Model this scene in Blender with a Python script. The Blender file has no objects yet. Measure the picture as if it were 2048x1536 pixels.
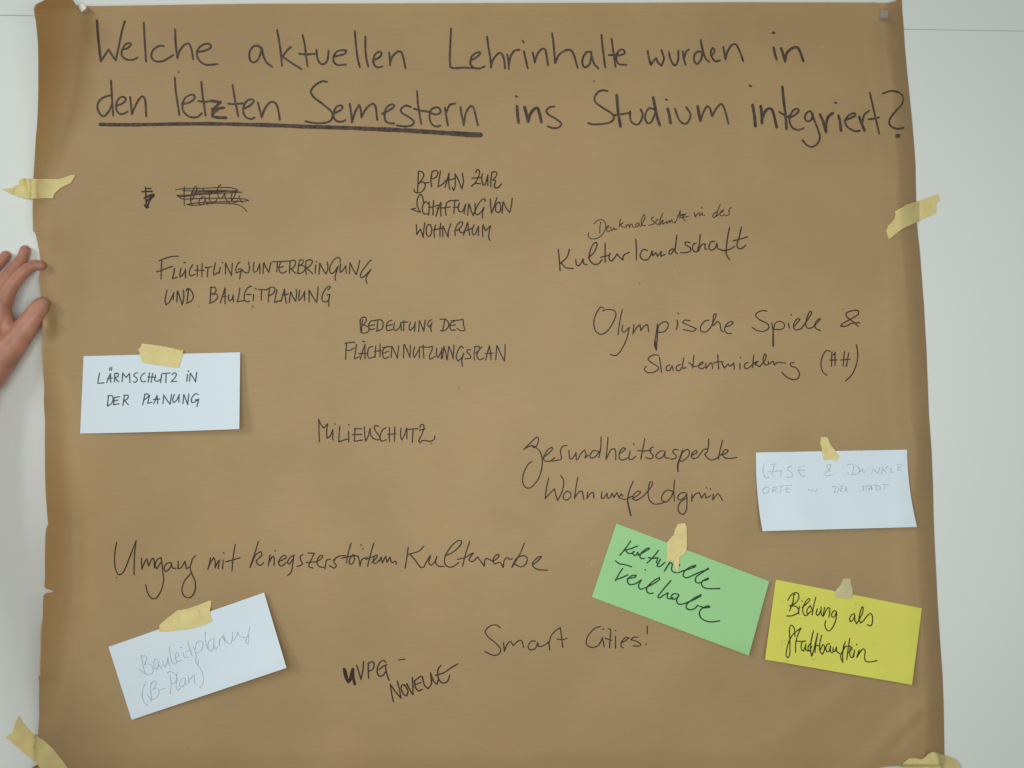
import bpy, bmesh, math, random
from mathutils import Vector, Matrix, noise
from mathutils.bvhtree import BVHTree
random.seed(4)
scn = bpy.context.scene
COL = scn.collection

# ------------------------------------------------------------------ camera
D = 1.15                              # metres from the lens to the wall
HFOV = math.radians(60)
F = 1024 / math.tan(HFOV / 2)         # focal length in photo pixels (2048 wide)
PITCH, ROLL = math.radians(1.5), math.radians(0.9)
fwd = Vector((0, math.cos(PITCH), math.sin(PITCH)))
up0 = Vector((0, -math.sin(PITCH), math.cos(PITCH)))
X = Vector((1, 0, 0))
right = X * math.cos(ROLL) + up0 * math.sin(ROLL)
up = up0 * math.cos(ROLL) - X * math.sin(ROLL)
cam_pos = -D * fwd
cam = bpy.data.cameras.new('camera')
cam.angle = HFOV
cam.clip_start, cam.clip_end = 0.02, 60
cam_ob = bpy.data.objects.new('camera', cam)
COL.objects.link(cam_ob)
m = Matrix((right, up, -fwd)).transposed().to_4x4()
m.translation = cam_pos
cam_ob.matrix_world = m
scn.camera = cam_ob

# ------------------------------------------------------------------ light
world = bpy.data.worlds.new('World')
scn.world = world
world.use_nodes = True
bg = world.node_tree.nodes['Background']
bg.inputs[0].default_value = (1.0, 0.965, 0.89, 1)
bg.inputs[1].default_value = 0.13
def area(name, loc, target, size, power, col):
    l = bpy.data.lights.new(name, 'AREA')
    l.shape = 'RECTANGLE'; l.size, l.size_y = size
    l.energy = power; l.color = col
    o = bpy.data.objects.new(name, l)
    COL.objects.link(o)
    o.location = loc
    o.rotation_euler = (Vector(target) - Vector(loc)).to_track_quat('-Z', 'Y').to_euler()
    return o
area('window_light', (-3.2, -3.6, 1.6), (0.0, 0, 0.0), (1.7, 1.6), 58, (0.97, 1.0, 0.98))
area('vignette_fill', (0.0, -1.19, -0.03), (0.0, 0, -0.03), (1.2, 0.4), 8.6, (0.97, 1.0, 0.96))  # added lamp just behind the camera, imitates lens falloff towards the corners
scn.view_settings.view_transform = 'Standard'
scn.view_settings.look = 'None'
scn.view_settings.exposure = 0.06
scn.view_settings.gamma = 1
scn.view_settings.use_curve_mapping = False

# ------------------------------------------------------------------ helpers
def P(px, py, h=0.0):
    """the wall-space point seen at photo pixel (px,py), h metres in front of the wall"""
    d = fwd * F + right * (px - 1024) - up * (py - 768)
    t = (-h - cam_pos.y) / d.y
    return cam_pos + d * t
S = D / F
def interp(tab, v):
    if v <= tab[0][0]: return tab[0][1]
    for (a, b), (c, d) in zip(tab, tab[1:]):
        if v <= c:
            return b + (d - b) * (v - a) / (c - a) if c > a else d
    return tab[-1][1]
def sm(t):
    t = max(0.0, min(1.0, t)); return t * t * (3 - 2 * t)
def link(name, verts, faces, mat, parent=None, smooth=True):
    me = bpy.data.meshes.new(name)
    me.from_pydata([tuple(v) for v in verts], [], faces)
    me.update()
    if smooth:
        for p in me.polygons: p.use_smooth = True
    me.materials.append(mat)
    o = bpy.data.objects.new(name, me)
    COL.objects.link(o)
    if parent: o.parent = parent
    return o
def tag(o, label=None, cat=None, group=None, kind=None):
    if label: o['label'] = label
    if cat: o['category'] = cat
    if group: o['group'] = group
    if kind: o['kind'] = kind
    return o
def mat(name, col, rough=0.6, spec=0.4, var=0.0, scale=20, bump=0.0, bscale=300, trans=0.0, tcol=None, sss=0.0, metal=0.0, extra=None):
    mt = bpy.data.materials.new(name)
    mt.use_nodes = True
    nt = mt.node_tree; N = nt.nodes; L = nt.links
    b = N['Principled BSDF']; out = N['Material Output']
    b.inputs['Roughness'].default_value = rough
    b.inputs['Specular IOR Level'].default_value = spec
    b.inputs['Metallic'].default_value = metal
    b.inputs['Base Color'].default_value = (*col, 1)
    tc = N.new('ShaderNodeTexCoord')
    src = None
    if var:
        nz = N.new('ShaderNodeTexNoise'); nz.inputs['Scale'].default_value = scale; nz.inputs['Detail'].default_value = 5
        L.new(tc.outputs['Object'], nz.inputs['Vector'])
        rp = N.new('ShaderNodeValToRGB')
        rp.color_ramp.elements[0].position = 0.3; rp.color_ramp.elements[1].position = 0.7
        rp.color_ramp.elements[0].color = (*[c * (1 - var) for c in col], 1)
        rp.color_ramp.elements[1].color = (*[min(1, c * (1 + var)) for c in col], 1)
        L.new(nz.outputs['Fac'], rp.inputs['Fac'])
        src = rp.outputs['Color']
    if extra: src = extra(N, L, tc, src)
    if src: L.new(src, b.inputs['Base Color'])
    if sss:
        b.inputs['Subsurface Weight'].default_value = sss
        b.inputs['Subsurface Radius'].default_value = (0.006, 0.0025, 0.0015)
        b.inputs['Subsurface Scale'].default_value = 1.0
    if bump:
        n2 = N.new('ShaderNodeTexNoise'); n2.inputs['Scale'].default_value = bscale; n2.inputs['Detail'].default_value = 4
        L.new(tc.outputs['Object'], n2.inputs['Vector'])
        bp = N.new('ShaderNodeBump'); bp.inputs['Strength'].default_value = bump; bp.inputs['Distance'].default_value = 0.001
        L.new(n2.outputs['Fac'], bp.inputs['Height'])
        L.new(bp.outputs['Normal'], b.inputs['Normal'])
    if trans:
        tr = N.new('ShaderNodeBsdfTranslucent'); tr.inputs['Color'].default_value = (*(tcol or col), 1)
        mx = N.new('ShaderNodeMixShader'); mx.inputs[0].default_value = trans
        L.new(b.outputs[0], mx.inputs[1]); L.new(tr.outputs[0], mx.inputs[2])
        L.new(mx.outputs[0], out.inputs['Surface'])
    return mt

# ------------------------------------------------------------------ materials
def kraft_extra(N, L, tc, src):
    """faint horizontal machine grain, plus the pale and dark flecks of recycled pulp"""
    mp = N.new('ShaderNodeMapping'); mp.inputs['Scale'].default_value = (35, 1, 500)
    L.new(tc.outputs['Object'], mp.inputs['Vector'])
    g = N.new('ShaderNodeTexNoise'); g.inputs['Scale'].default_value = 1.0; g.inputs['Detail'].default_value = 3
    L.new(mp.outputs[0], g.inputs['Vector'])
    mr = N.new('ShaderNodeMapRange'); mr.inputs[3].default_value = 0.92; mr.inputs[4].default_value = 1.08
    L.new(g.outputs['Fac'], mr.inputs[0])
    mul = N.new('ShaderNodeVectorMath'); mul.operation = 'SCALE'
    L.new(src, mul.inputs[0]); L.new(mr.outputs[0], mul.inputs['Scale'])
    cur = mul.outputs[0]
    # blotchy pulp, warmer and greener
    bz = N.new('ShaderNodeTexNoise'); bz.inputs['Scale'].default_value = 26; bz.inputs['Detail'].default_value = 2
    L.new(tc.outputs['Object'], bz.inputs['Vector'])
    br = N.new('ShaderNodeValToRGB')
    br.color_ramp.elements[0].position = 0.35; br.color_ramp.elements[1].position = 0.65
    br.color_ramp.elements[0].color = (1.014, 0.994, 0.988, 1); br.color_ramp.elements[1].color = (0.988, 1.006, 1.0, 1)
    L.new(bz.outputs['Fac'], br.inputs['Fac'])
    bm_ = N.new('ShaderNodeVectorMath'); bm_.operation = 'MULTIPLY'
    L.new(cur, bm_.inputs[0]); L.new(br.outputs['Color'], bm_.inputs[1])
    cur = bm_.outputs[0]
    for sc, thr, col in ((38, 0.055, (0.62, 0.55, 0.42)), (30, 0.05, (0.09, 0.055, 0.03))):
        v = N.new('ShaderNodeTexVoronoi'); v.inputs['Scale'].default_value = sc
        ad = N.new('ShaderNodeVectorMath'); ad.operation = 'ADD'; ad.inputs[1].default_value = (sc, 0, sc * .37)
        L.new(tc.outputs['Object'], ad.inputs[0]); L.new(ad.outputs[0], v.inputs['Vector'])
        lt = N.new('ShaderNodeMath'); lt.operation = 'LESS_THAN'; lt.inputs[1].default_value = thr
        L.new(v.outputs['Distance'], lt.inputs[0])
        sx = N.new('ShaderNodeSeparateColor'); L.new(v.outputs['Color'], sx.inputs[0])
        gt = N.new('ShaderNodeMath'); gt.operation = 'GREATER_THAN'; gt.inputs[1].default_value = 0.86
        L.new(sx.outputs[0], gt.inputs[0])
        mu = N.new('ShaderNodeMath'); mu.operation = 'MULTIPLY'
        L.new(lt.outputs[0], mu.inputs[0]); L.new(gt.outputs[0], mu.inputs[1])
        m2 = N.new('ShaderNodeMath'); m2.operation = 'MULTIPLY'; m2.inputs[1].default_value = 0.55
        L.new(mu.outputs[0], m2.inputs[0])
        mix = N.new('ShaderNodeMix'); mix.data_type = 'RGBA'
        L.new(m2.outputs[0], mix.inputs['Factor']); L.new(cur, mix.inputs['A']); mix.inputs['B'].default_value = (*col, 1)
        cur = mix.outputs['Result']
    return cur
KRAFT = mat('kraft_paper', (0.568, 0.404, 0.198), 0.62, 0.7, var=0.065, scale=7, bump=0.10, bscale=420, trans=0.28, tcol=(0.52, 0.19, 0.02), extra=kraft_extra)
WALL = mat('white_laminate', (0.83, 0.89, 0.87), 0.42, 0.4, var=0.012, scale=3, bump=0.02, bscale=900)
GAP = mat('dark_joint', (0.42, 0.45, 0.44), 0.8)
WHITE = mat('white_card', (0.775, 0.895, 0.985), 0.7, 0.25, var=0.012, scale=18, bump=0.03, bscale=700)
GREEN = mat('green_card', (0.375, 0.71, 0.325), 0.7, 0.3, var=0.02, scale=18, bump=0.03, bscale=700)
def yellow_marks(N, L, tc, src):
    n = N.new('ShaderNodeTexNoise'); n.inputs['Scale'].default_value = 60; n.inputs['Detail'].default_value = 2
    L.new(tc.outputs['Object'], n.inputs['Vector'])
    r = N.new('ShaderNodeMapRange'); r.inputs[1].default_value = 0.66; r.inputs[2].default_value = 0.75
    r.inputs[3].default_value = 0.0; r.inputs[4].default_value = 0.35
    L.new(n.outputs['Fac'], r.inputs[0])
    mix = N.new('ShaderNodeMix'); mix.data_type = 'RGBA'
    L.new(r.outputs[0], mix.inputs['Factor']); L.new(src, mix.inputs['A']); mix.inputs['B'].default_value = (0.40, 0.42, 0.12, 1)
    return mix.outputs['Result']
YELLOW = mat('yellow_card', (0.78, 0.77, 0.135), 0.7, 0.3, var=0.02, scale=18, bump=0.03, bscale=700, extra=yellow_marks)
TAPE = mat('masking_tape', (0.98, 0.82, 0.37), 0.5, 0.45, var=0.08, scale=60, bump=0.55, bscale=330, trans=0.18, tcol=(0.75, 0.62, 0.25))
TAPE_PALE = mat('pale_tape', (0.84, 0.76, 0.45), 0.5, 0.4, var=0.05, scale=45, bump=0.2, bscale=260, trans=0.25, tcol=(0.6, 0.55, 0.3))
SKIN = mat('skin', (0.51, 0.235, 0.16), 0.48, 0.45, var=0.22, scale=48, bump=0.45, bscale=300, sss=0.12)
SKIN_RED = mat('flushed_skin', (0.46, 0.16, 0.09), 0.5, 0.4, var=0.12, scale=60, bump=0.2, bscale=420, sss=0.12)
NAIL = mat('nail', (0.55, 0.30, 0.215), 0.35, 0.5)
STEEL = mat('brushed_nickel', (0.60, 0.575, 0.52), 0.38, 0.5, metal=0.6, var=0.05, scale=200)
INK_HEAD = mat('faded_marker_ink', (0.085, 0.056, 0.046), 0.6, 0.3, var=0.45, scale=230)
INK = mat('black_marker_ink', (0.046, 0.027, 0.018), 0.6, 0.3, var=0.35, scale=170)
INK_GREY = mat('grey_marker_ink', (0.075, 0.10, 0.118), 0.6, 0.3, var=0.35, scale=170)
INK_GREEN = mat('ink_on_green', (0.012, 0.062, 0.03), 0.6, 0.3, var=0.3, scale=170)
INK_YELLOW = mat('ink_on_yellow', (0.03, 0.03, 0.008), 0.6, 0.3, var=0.3, scale=170)
PENCIL = mat('ballpoint_line', (0.44, 0.49, 0.61), 0.5, 0.3, var=0.3, scale=200)

# ------------------------------------------------------------------ wall of two panels with a joint
def seam_y(x): return 30.5 + (62 - 30.5) * x / 2048
a, b_ = P(0, seam_y(0)), P(2048, seam_y(2048))
sl = (b_.z - a.z) / (b_.x - a.x)
def panel(name, z_lo, z_hi, lo_follow, label):
    x0, x1, th = -2.2, 2.2, 0.018
    def zz(z, follow, x): return a.z + sl * (x - a.x) + z if follow else z
    bm = bmesh.new()
    vs = []
    for y in (0.0, th):
        for x, z, fo in ((x0, z_lo, lo_follow), (x1, z_lo, lo_follow), (x1, z_hi, not lo_follow), (x0, z_hi, not lo_follow)):
            vs.append(bm.verts.new((x, y, zz(z, fo, x))))
    for f in ((0, 1, 2, 3), (7, 6, 5, 4), (0, 4, 5, 1), (1, 5, 6, 2), (2, 6, 7, 3), (3, 7, 4, 0)):
        bm.faces.new([vs[i] for i in f])
    bmesh.ops.recalc_face_normals(bm, faces=bm.faces)
    bmesh.ops.bevel(bm, geom=[e for e in bm.edges], offset=0.0005, segments=2, affect='EDGES')
    me = bpy.data.meshes.new(name); bm.to_mesh(me); bm.free()
    me.materials.append(WALL)
    o = bpy.data.objects.new(name, me); COL.objects.link(o)
    return tag(o, label, 'wall', kind='structure')
panel('wall', -1.6, -0.0004, False, 'large smooth white wall panel below the thin joint')
bpy.data.objects['wall'].data.name = 'wall_lower'
panel('wall', 0.0004, 1.6, True, 'white wall panel above the thin horizontal joint')
bk = link('wall', [(-2.2, 0.019, -1.6), (2.2, 0.019, -1.6), (2.2, 0.019, 1.7), (-2.2, 0.019, 1.7)], [(0, 1, 2, 3)], GAP, smooth=False)
tag(bk, 'dark backing seen in the thin joint between the wall panels', 'wall', kind='structure')

# ------------------------------------------------------------------ the brown paper as a sheet with real relief
XL = [(-8, 86), (0, 80), (6, 74), (14, 68), (18, 67), (40, 71), (60, 73.5), (90, 76), (125, 76.5), (180, 76.5), (220, 75.5), (250, 74), (280, 71.3), (320, 69), (345, 67), (358, 66), (395, 65), (430, 65), (460, 66), (462, 66.5), (466, 70), (468, 71), (480, 74), (500, 78), (520, 80.5), (545, 79), (560, 77), (588, 81), (620, 84), (656, 85), (680, 84), (700, 83.5), (730, 85), (760, 87.5), (780, 88.5), (800, 87.5), (845, 90), (880, 89.5), (940, 89.5), (980, 91), (1010, 93), (1046, 96), (1049, 96.5), (1055, 93), (1075, 90), (1100, 89.5), (1152, 90), (1174, 88.5), (1178, 93), (1182, 106), (1184, 107), (1186, 93), (1189, 88), (1195, 86), (1235, 85.5), (1242, 84), (1255, 82), (1260, 81), (1300, 81), (1345, 79), (1348, 82), (1352, 77), (1358, 77), (1362, 78.3), (1400, 78), (1430, 78.5), (1470, 76), (1560, 74)]
XR = [(-8, 1803), (0, 1803.5), (20, 1804.5), (50, 1807), (90, 1809.5), (130, 1813), (170, 1817), (205, 1820.5), (250, 1825), (300, 1829), (330, 1831), (384, 1832), (445, 1833.5), (505, 1840), (560, 1844), (610, 1848), (650, 1850), (700, 1853), (768, 1855.5), (830, 1858), (900, 1863), (970, 1866), (1040, 1867.5), (1100, 1870), (1152, 1872.7), (1200, 1875), (1250, 1878), (1300, 1881.5), (1350, 1885), (1400, 1887), (1450, 1888), (1510, 1889), (1550, 1890)]
YT = [(60, 16), (74, 5), (82, -3), (130, -4), (140, 0), (150, 9.5), (160, 12), (200, 12), (300, 10.5), (400, 9), (512, 7.5), (700, 7), (900, 6.5), (1300, 5.5), (1500, 4.5), (1740, 5), (1768, 6), (1776, 5), (1786, 2), (1792, -1), (1804, -7), (1900, -9)]
YB = [(0, 1556), (1500, 1552), (1650, 1541), (1690, 1532.5), (1730, 1531), (1800, 1529), (1900, 1527)]
LW = [(0, 105), (120, 88), (220, 72), (330, 46), (400, 34), (560, 30), (700, 42), (800, 62), (1000, 70), (1200, 72), (1350, 60), (1450, 50), (1560, 50)]   # width of the lifted left edge, px
LA = [(0, .060), (120, .054), (220, .036), (330, .017), (390, .010), (480, .005), (620, .008), (720, .009), (800, .022), (1000, .033), (1200, .036), (1350, .027), (1430, .009), (1480, .004), (1560, .003)]   # how far it lifts, m
H0 = 0.015
CREASES = [(1862, 1408, 1700, 1560, 26, .0022), (1840, 1440, 1780, 1500, 14, -.0016), (1790, 120, 1800, 420, 16, .0012), (1420, 260, 1440, 620, 40, .0011), (1250, 760, 1500, 880, 60, .0014), (1560, 900, 1640, 1120, 40, .0012),
           (1560, 1480, 1700, 1380, 26, .0012), (1120, 760, 1330, 640, 50, -.001), (1480, 1150, 1560, 960, 40, -.0012), (1330, 1420, 1420, 1300, 40, .0010), (560, 60, 620, 300, 60, .0009)]
CREASES = [(*c, 0, min(c[0], c[2]) - 3 * c[4], max(c[0], c[2]) + 3 * c[4], min(c[1], c[3]) - 3 * c[4], max(c[1], c[3]) + 3 * c[4]) for c in CREASES]
def seg(px, py, c):
    x1, y1, x2, y2, w, am = c[:6]
    dx, dy = x2 - x1, y2 - y1
    t = max(0, min(1, ((px - x1) * dx + (py - y1) * dy) / (dx * dx + dy * dy)))
    q = ((px - x1 - t * dx) ** 2 + (py - y1 - t * dy) ** 2) / (w * w)
    return am * math.exp(-q) if q < 9 else 0.0
def table(tab, lo, hi, n=4):
    vals = [interp(tab, lo + i / n) for i in range(int((hi - lo) * n) + 2)]
    def f(v):
        t = (v - lo) * n
        i = 0 if t < 0 else min(int(t), len(vals) - 2)
        return vals[i] + (vals[i + 1] - vals[i]) * max(0, min(1, t - i))
    return f
XS = [(-8, 82), (18, 70), (180, 76), (345, 68), (430, 66), (520, 78), (640, 84), (760, 87), (900, 90), (1046, 92), (1160, 89), (1250, 84), (1400, 78), (1560, 75)]
XSf = table(XS, -10, 1600)
XLf, XRf, YTf, YBf = table(XL, -10, 1600), table(XR, -10, 1600), table(YT, 40, 1910), table(YB, 0, 1910)
def paper_h(px, py):
    xl, xr = XLf(py), XRf(py)
    d, e = px - XSf(py), xr - px
    h = H0
    n = noise.noise(Vector((px / 260, py / 330, 1.7))) * .0024 + noise.noise(Vector((px / 95, py / 130, 5.1))) * .0009
    n += noise.noise(Vector(((px + py * .6) / 160, (py - px * .3) / 420, 9.0))) * .0016
    calm = sm(d / 60) * sm((e + 6) / 60)
    h += n * calm
    for c in CREASES:
        if c[7] < px < c[8] and c[9] < py < c[10]: h += seg(px, py, c) * calm
    # left edge curls off the wall, right edge bends back to it
    w = interp(LW, py)
    if d < w: h += interp(LA, py) * (1 - max(d, 0) / w) ** 1.7 * (1 + .08 * noise.noise(Vector((0, py / 40, 3))))
    # pressed towards the wall by the hand, and bunched up under the thumb
    if px < 170 and 520 < py < 780: h += .014 * math.exp(-((px - 94) / 19) ** 2 - ((py - 646) / 32) ** 2)
    if d < 110 and 440 < py < 740: h -= .0095 * sm((110 - d) / 100) * sm((py - 440) / 70) * sm((740 - py) / 80)
    rw = 38 + 8 * noise.noise(Vector((0, py / 120, 7)))
    if e < rw: h -= (H0 - .001) * (1 - max(e, 0) / rw) ** 1.6
    elif e < rw + 50: h += .0006 * math.sin(math.pi * (e - rw) / 50) ** 2
    # top corners tip forward above a crease
    if px < 175 and py < 26:
        h += .010 * ((26 - py) / 26) ** 1.15 * sm((165 - px) / 40)
    if px > 1755 and py < 14:
        h += .004 * ((14 - py) / 14) * sm((px - 1755) / 20)
    # pulled flat by the tapes, the magnets and the bottom edge
    if py > 1500: h -= .004 * sm((py - 1500) / 60)
    return max(h, .0008)
def on_paper(px, py):
    return XLf(py) < px < XRf(py) and YTf(px) < py < YBf(px)
us = []
NU = 190
for i in range(NU + 1):
    t = i / NU
    us.append(t - 0.135 * math.sin(2 * math.pi * t))       # columns crowd towards both edges
NV = 720
verts, faces = [], []
for j in range(NV + 1):
    v = j / NV
    for u in us:
        x0 = 70 + (1850 - 70) * u
        if u > .9: x0 = 70 + (1800 - 70) * u
        yt, yb = YTf(x0), YBf(x0)
        y = yt + (yb - yt) * v
        xl, xr = XLf(y), XRf(y)
        # tears in the edge fade out a few columns in
        k = sm(u / 0.03)
        xs = XSf(y)
        x = xl + (xr - xl) * u if k <= 0 else (xl * (1 - k) + xs * k) + (xr - (xl * (1 - k) + xs * k)) * u
        verts.append(P(x, y, paper_h(x, y)))
W_ = NU + 1
for j in range(NV):
    for i in range(NU):
        q = j * W_ + i
        faces.append((q, q + W_, q + W_ + 1, q + 1))
paper = link('brown_paper', verts, faces, KRAFT)
tag(paper, 'large sheet of brown kraft paper on the wall covered in handwritten topics', 'poster')
# ------------------------------------------------------------------ cards taped onto the paper
CARDS = []
def inside(poly, x, y):
    c = False
    for (x1, y1), (x2, y2) in zip(poly, poly[1:] + poly[:1]):
        if (y1 > y) != (y2 > y) and x < (x2 - x1) * (y - y1) / (y2 - y1) + x1: c = not c
    return c
class Card:
    def __init__(s, corners, lift, bow=(0, 0, 0, 0), curl=None):
        s.c, s.lift, s.bow, s.curl = corners, lift, bow, curl   # TL TR BR BL ; bow: px sag of top,right,bottom,left edge
        s.poly = list(corners)
        CARDS.append(s)
    def pix(s, u, v):
        (a, b), (c, d), (e, f), (g, h) = s.c
        x = (a * (1 - u) + c * u) * (1 - v) + (g * (1 - u) + e * u) * v
        y = (b * (1 - u) + d * u) * (1 - v) + (h * (1 - u) + f * u) * v
        k = 4 * v * (1 - v); x += (s.bow[3] * (1 - u) + s.bow[1] * u) * k
        k = 4 * u * (1 - u); y += (s.bow[0] * (1 - v) + s.bow[2] * v) * k
        return x, y
    def uv(s, px, py):
        u = v = .5
        for _ in range(4):
            x, y = s.pix(u, v)
            xu, yu = s.pix(u + .001, v); xv, yv = s.pix(u, v + .001)
            a, b, c, d = (xu - x) * 1e3, (xv - x) * 1e3, (yu - y) * 1e3, (yv - y) * 1e3
            det = a * d - b * c
            ex, ey = px - x, py - y
            u += (d * ex - b * ey) / det; v += (a * ey - c * ex) / det
        return u, v
    def h_uv(s, u, v):
        x, y = s.pix(u, v)
        tl, tr, br, bl = s.lift
        l = (tl * (1 - u) + tr * u) * (1 - v) + (bl * (1 - u) + br * u) * v
        # stays pressed at the tape, springs out towards the free edges
        r = ((u - s.tape_u) ** 2 * .8 + v ** 2 * .9) if hasattr(s, 'tape_u') else (v * v + (u - .5) ** 2)
        return max(paper_h(x, y), H0 - .002) + .0012 + l * min(1.15, .25 + r)
    def h(s, px, py): return s.h_uv(*s.uv(px, py))
def make_card(corners, lift, material, label, bow=(0, 0, 0, 0), tape_u=.5):
    c = Card(corners, lift, bow); c.tape_u = tape_u
    nu, nv, th = 36, 20, .0005
    V, Fc = [], []
    for layer in (0, 1):
        for j in range(nv + 1):
            for i in range(nu + 1):
                u, v = i / nu, j / nv
                x, y = c.pix(u, v)
                V.append(P(x, y, c.h_uv(u, v) - layer * th))
    w, n = nu + 1, (nu + 1) * (nv + 1)
    for j in range(nv):
        for i in range(nu):
            q = j * w + i
            Fc.append((q, q + w, q + w + 1, q + 1)); Fc.append((n + q, n + q + 1, n + q + w + 1, n + q + w))
    rim = [i for i in range(nu)] + [j * w + nu for j in range(nv)] + [nv * w + i for i in range(nu, 0, -1)] + [j * w for j in range(nv, 0, -1)]
    base = len(V)
    for k in rim: V.append(V[k]); V.append(V[k + n])
    m_ = len(rim)
    for k in range(m_):
        q, r = base + 2 * k, base + 2 * ((k + 1) % m_)
        Fc.append((q, r, r + 1, q + 1))
    o = link('card', V, Fc, material)
    for p in o.data.polygons[-len(rim):]: p.use_smooth = False
    tag(o, label, 'card', 'moderation cards taped onto the brown paper')
    o_c[o.name] = c
    return o, c
o_c = {}
card_noise, CN = make_card([(167.2, 712.3), (480.3, 704.5), (478.6, 858), (160.2, 867)], (.0005, .008, .012, .001), WHITE, 'white card lettered in dark capitals LÄRMSCHUTZ IN DER PLANUNG', (0, 0, 1, 0), .35)
card_quiet, CQ = make_card([(1512.1, 905), (1814, 899.3), (1834, 1054), (1525.1, 1062.3)], (.001, .001, .007, .010), WHITE, 'white card with faint thin capitals LEISE & DUNKLE ORTE IN DER STADT', (0, -4.5, 0, -4), .47)
card_build, CB = make_card([(217, 1293.8), (528.2, 1185), (573, 1335.8), (263.2, 1439.6)], (.0005, .011, .015, .0015), WHITE, 'tilted white card with faint handwriting Bauleitplanung (B-Plan)', (0, 0, 0, 0), .45)
card_green, CG = make_card([(1232.7, 1046.9), (1538.4, 1162.3), (1497.5, 1311.3), (1183.4, 1194)], (.0004, .009, .007, .001), GREEN, 'light green card tilted down to the right reading Kulturelle Teilhabe', (0, 0, 0, 0), .45)
card_yellow, CY = make_card([(1551.5, 1159), (1843.8, 1216.5), (1824, 1369.7), (1530, 1319)], (.001, .002, .008, .007), YELLOW, 'yellow card reading Bildung als Stadtbaustein', (0, 0, 0, 0), .48)

def surf(px, py):
    for c in CARDS:
        if inside(c.poly, px, py): return c.h(px, py)
    if on_paper(px, py): return paper_h(px, py)
    return 0.0
def top_surf(px, py, r):
    return max([surf(px, py)] + [surf(px + r * math.cos(k * .7854), py + r * math.sin(k * .7854)) for k in range(8)])
def soft_surf(px, py, r=5):
    return sum(surf(px + r * math.cos(k * 1.0472), py + r * math.sin(k * 1.0472)) for k in range(6)) / 6

# ------------------------------------------------------------------ pieces of masking tape
def tape(poly, label, material=None, relief=None, off=.0009, jag=1.0, step=7, th=.00018):
    """torn strip: outline roughened, cut along a grid so that it can follow what lies under it"""
    pts = []
    for (x1, y1), (x2, y2) in zip(poly, poly[1:] + poly[:1]):
        L_ = math.hypot(x2 - x1, y2 - y1); n = max(1, int(L_ / 4))
        for k in range(n):
            t = k / n
            j = jag * (.55 if k else .2)
            x, y = x1 + (x2 - x1) * t, y1 + (y2 - y1) * t
            q = noise.noise(Vector((x / 3.1, y / 3.1, 2))) * j
            pts.append((x - (y2 - y1) / L_ * q, y + (x2 - x1) / L_ * q))
    bm = bmesh.new()
    bm.faces.new([bm.verts.new((x, -y, 0)) for x, y in pts])
    bmesh.ops.triangulate(bm, faces=bm.faces[:])
    xs, ys = [p[0] for p in pts], [p[1] for p in pts]
    k = min(xs) + step * .5
    while k < max(xs):
        bmesh.ops.bisect_plane(bm, geom=bm.verts[:] + bm.edges[:] + bm.faces[:], plane_co=(k, 0, 0), plane_no=(1, 0, 0)); k += step
    k = min(ys) + step * .5
    while k < max(ys):
        bmesh.ops.bisect_plane(bm, geom=bm.verts[:] + bm.edges[:] + bm.faces[:], plane_co=(0, -k, 0), plane_no=(0, 1, 0)); k += step
    bmesh.ops.recalc_face_normals(bm, faces=bm.faces[:])
    for f in bm.faces:
        if f.normal.z < 0: f.normal_flip()
    for v in bm.verts:
        px, py = v.co.x, -v.co.y
        base = (max(top_surf(px, py, step * .8), soft_surf(px, py))) + off
        base += .00022 * noise.noise(Vector((px / 16, py / 16, 4)))
        if relief: base += relief(px, py)
        v.co = P(px, py, base)
    me = bpy.data.meshes.new('tape_strip'); bm.to_mesh(me); bm.free()
    for p in me.polygons: p.use_smooth = True
    me.materials.append(material or TAPE)
    o = bpy.data.objects.new('tape_strip', me); COL.objects.link(o)
    sd = o.modifiers.new('thickness', 'SOLIDIFY'); sd.thickness = th; sd.offset = 1
    o.modifiers.new('crisp', 'EDGE_SPLIT').split_angle = math.radians(60)
    return tag(o, label, 'tape', 'torn strips of masking tape')
def scl(x0, y0, s, txt): return [(x0 + float(a) / s, y0 + float(b) / s) for a, b in (q.split(',') for q in txt.split())]
tape(scl(150, 680, 5.3333, '712,35 960,70 1115,105 1158,100 1148,150 1120,240 1105,297 900,270 715,240 700,180 690,140 675,100 700,80'), 'wide tape strip on the top edge of the LÄRMSCHUTZ card')
tape(scl(1490, 820, 5.3333, '808,288 880,292 910,370 960,430 1005,495 970,545 930,530 840,532 825,470 815,400 800,350'), 'short wedge of tape on the top edge of the LEISE card')
tape(scl(1160, 1030, 5.3333, '1045,95 1120,85 1138,130 1140,250 1135,380 1110,420 1060,450 1055,540 1045,617 1010,560 1000,490 960,485 918,490 930,400 925,290 1000,210 1015,150'), 'upright torn tape ending in a point on the green card', off=.0012)
tape(scl(1536, 1152, 4, '600,20 660,20 662,60 678,110 675,180 620,180 525,168 545,110 580,70'), 'small greyish see-through tape on the yellow card', TAPE_PALE)
tape(scl(200, 1000, 4, '620,882 700,870 800,835 875,803 892,810 880,890 880,930 902,965 830,1000 740,1028 600,1045 475,1055 475,1000 520,960'), 'slanted tape strip on the top edge of the Bauleitplanung card')
def crumple(px, py):
    h = .0015 + .0035 * sm((66 - px) / 60)
    h += .0022 * math.exp(-((px - 44 - (py - 356) * .3) / 4.0) ** 2) - .0012 * math.exp(-((px - 54) / 5) ** 2)
    h += .0020 * math.exp(-((px - 26 + (py - 372) * .25) / 3.0) ** 2)
    return h + .002 * sm((py - 375) / 25) * sm((66 - px) / 30) if px < 75 else .0006 * sm((80 - px) / 10)
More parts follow.
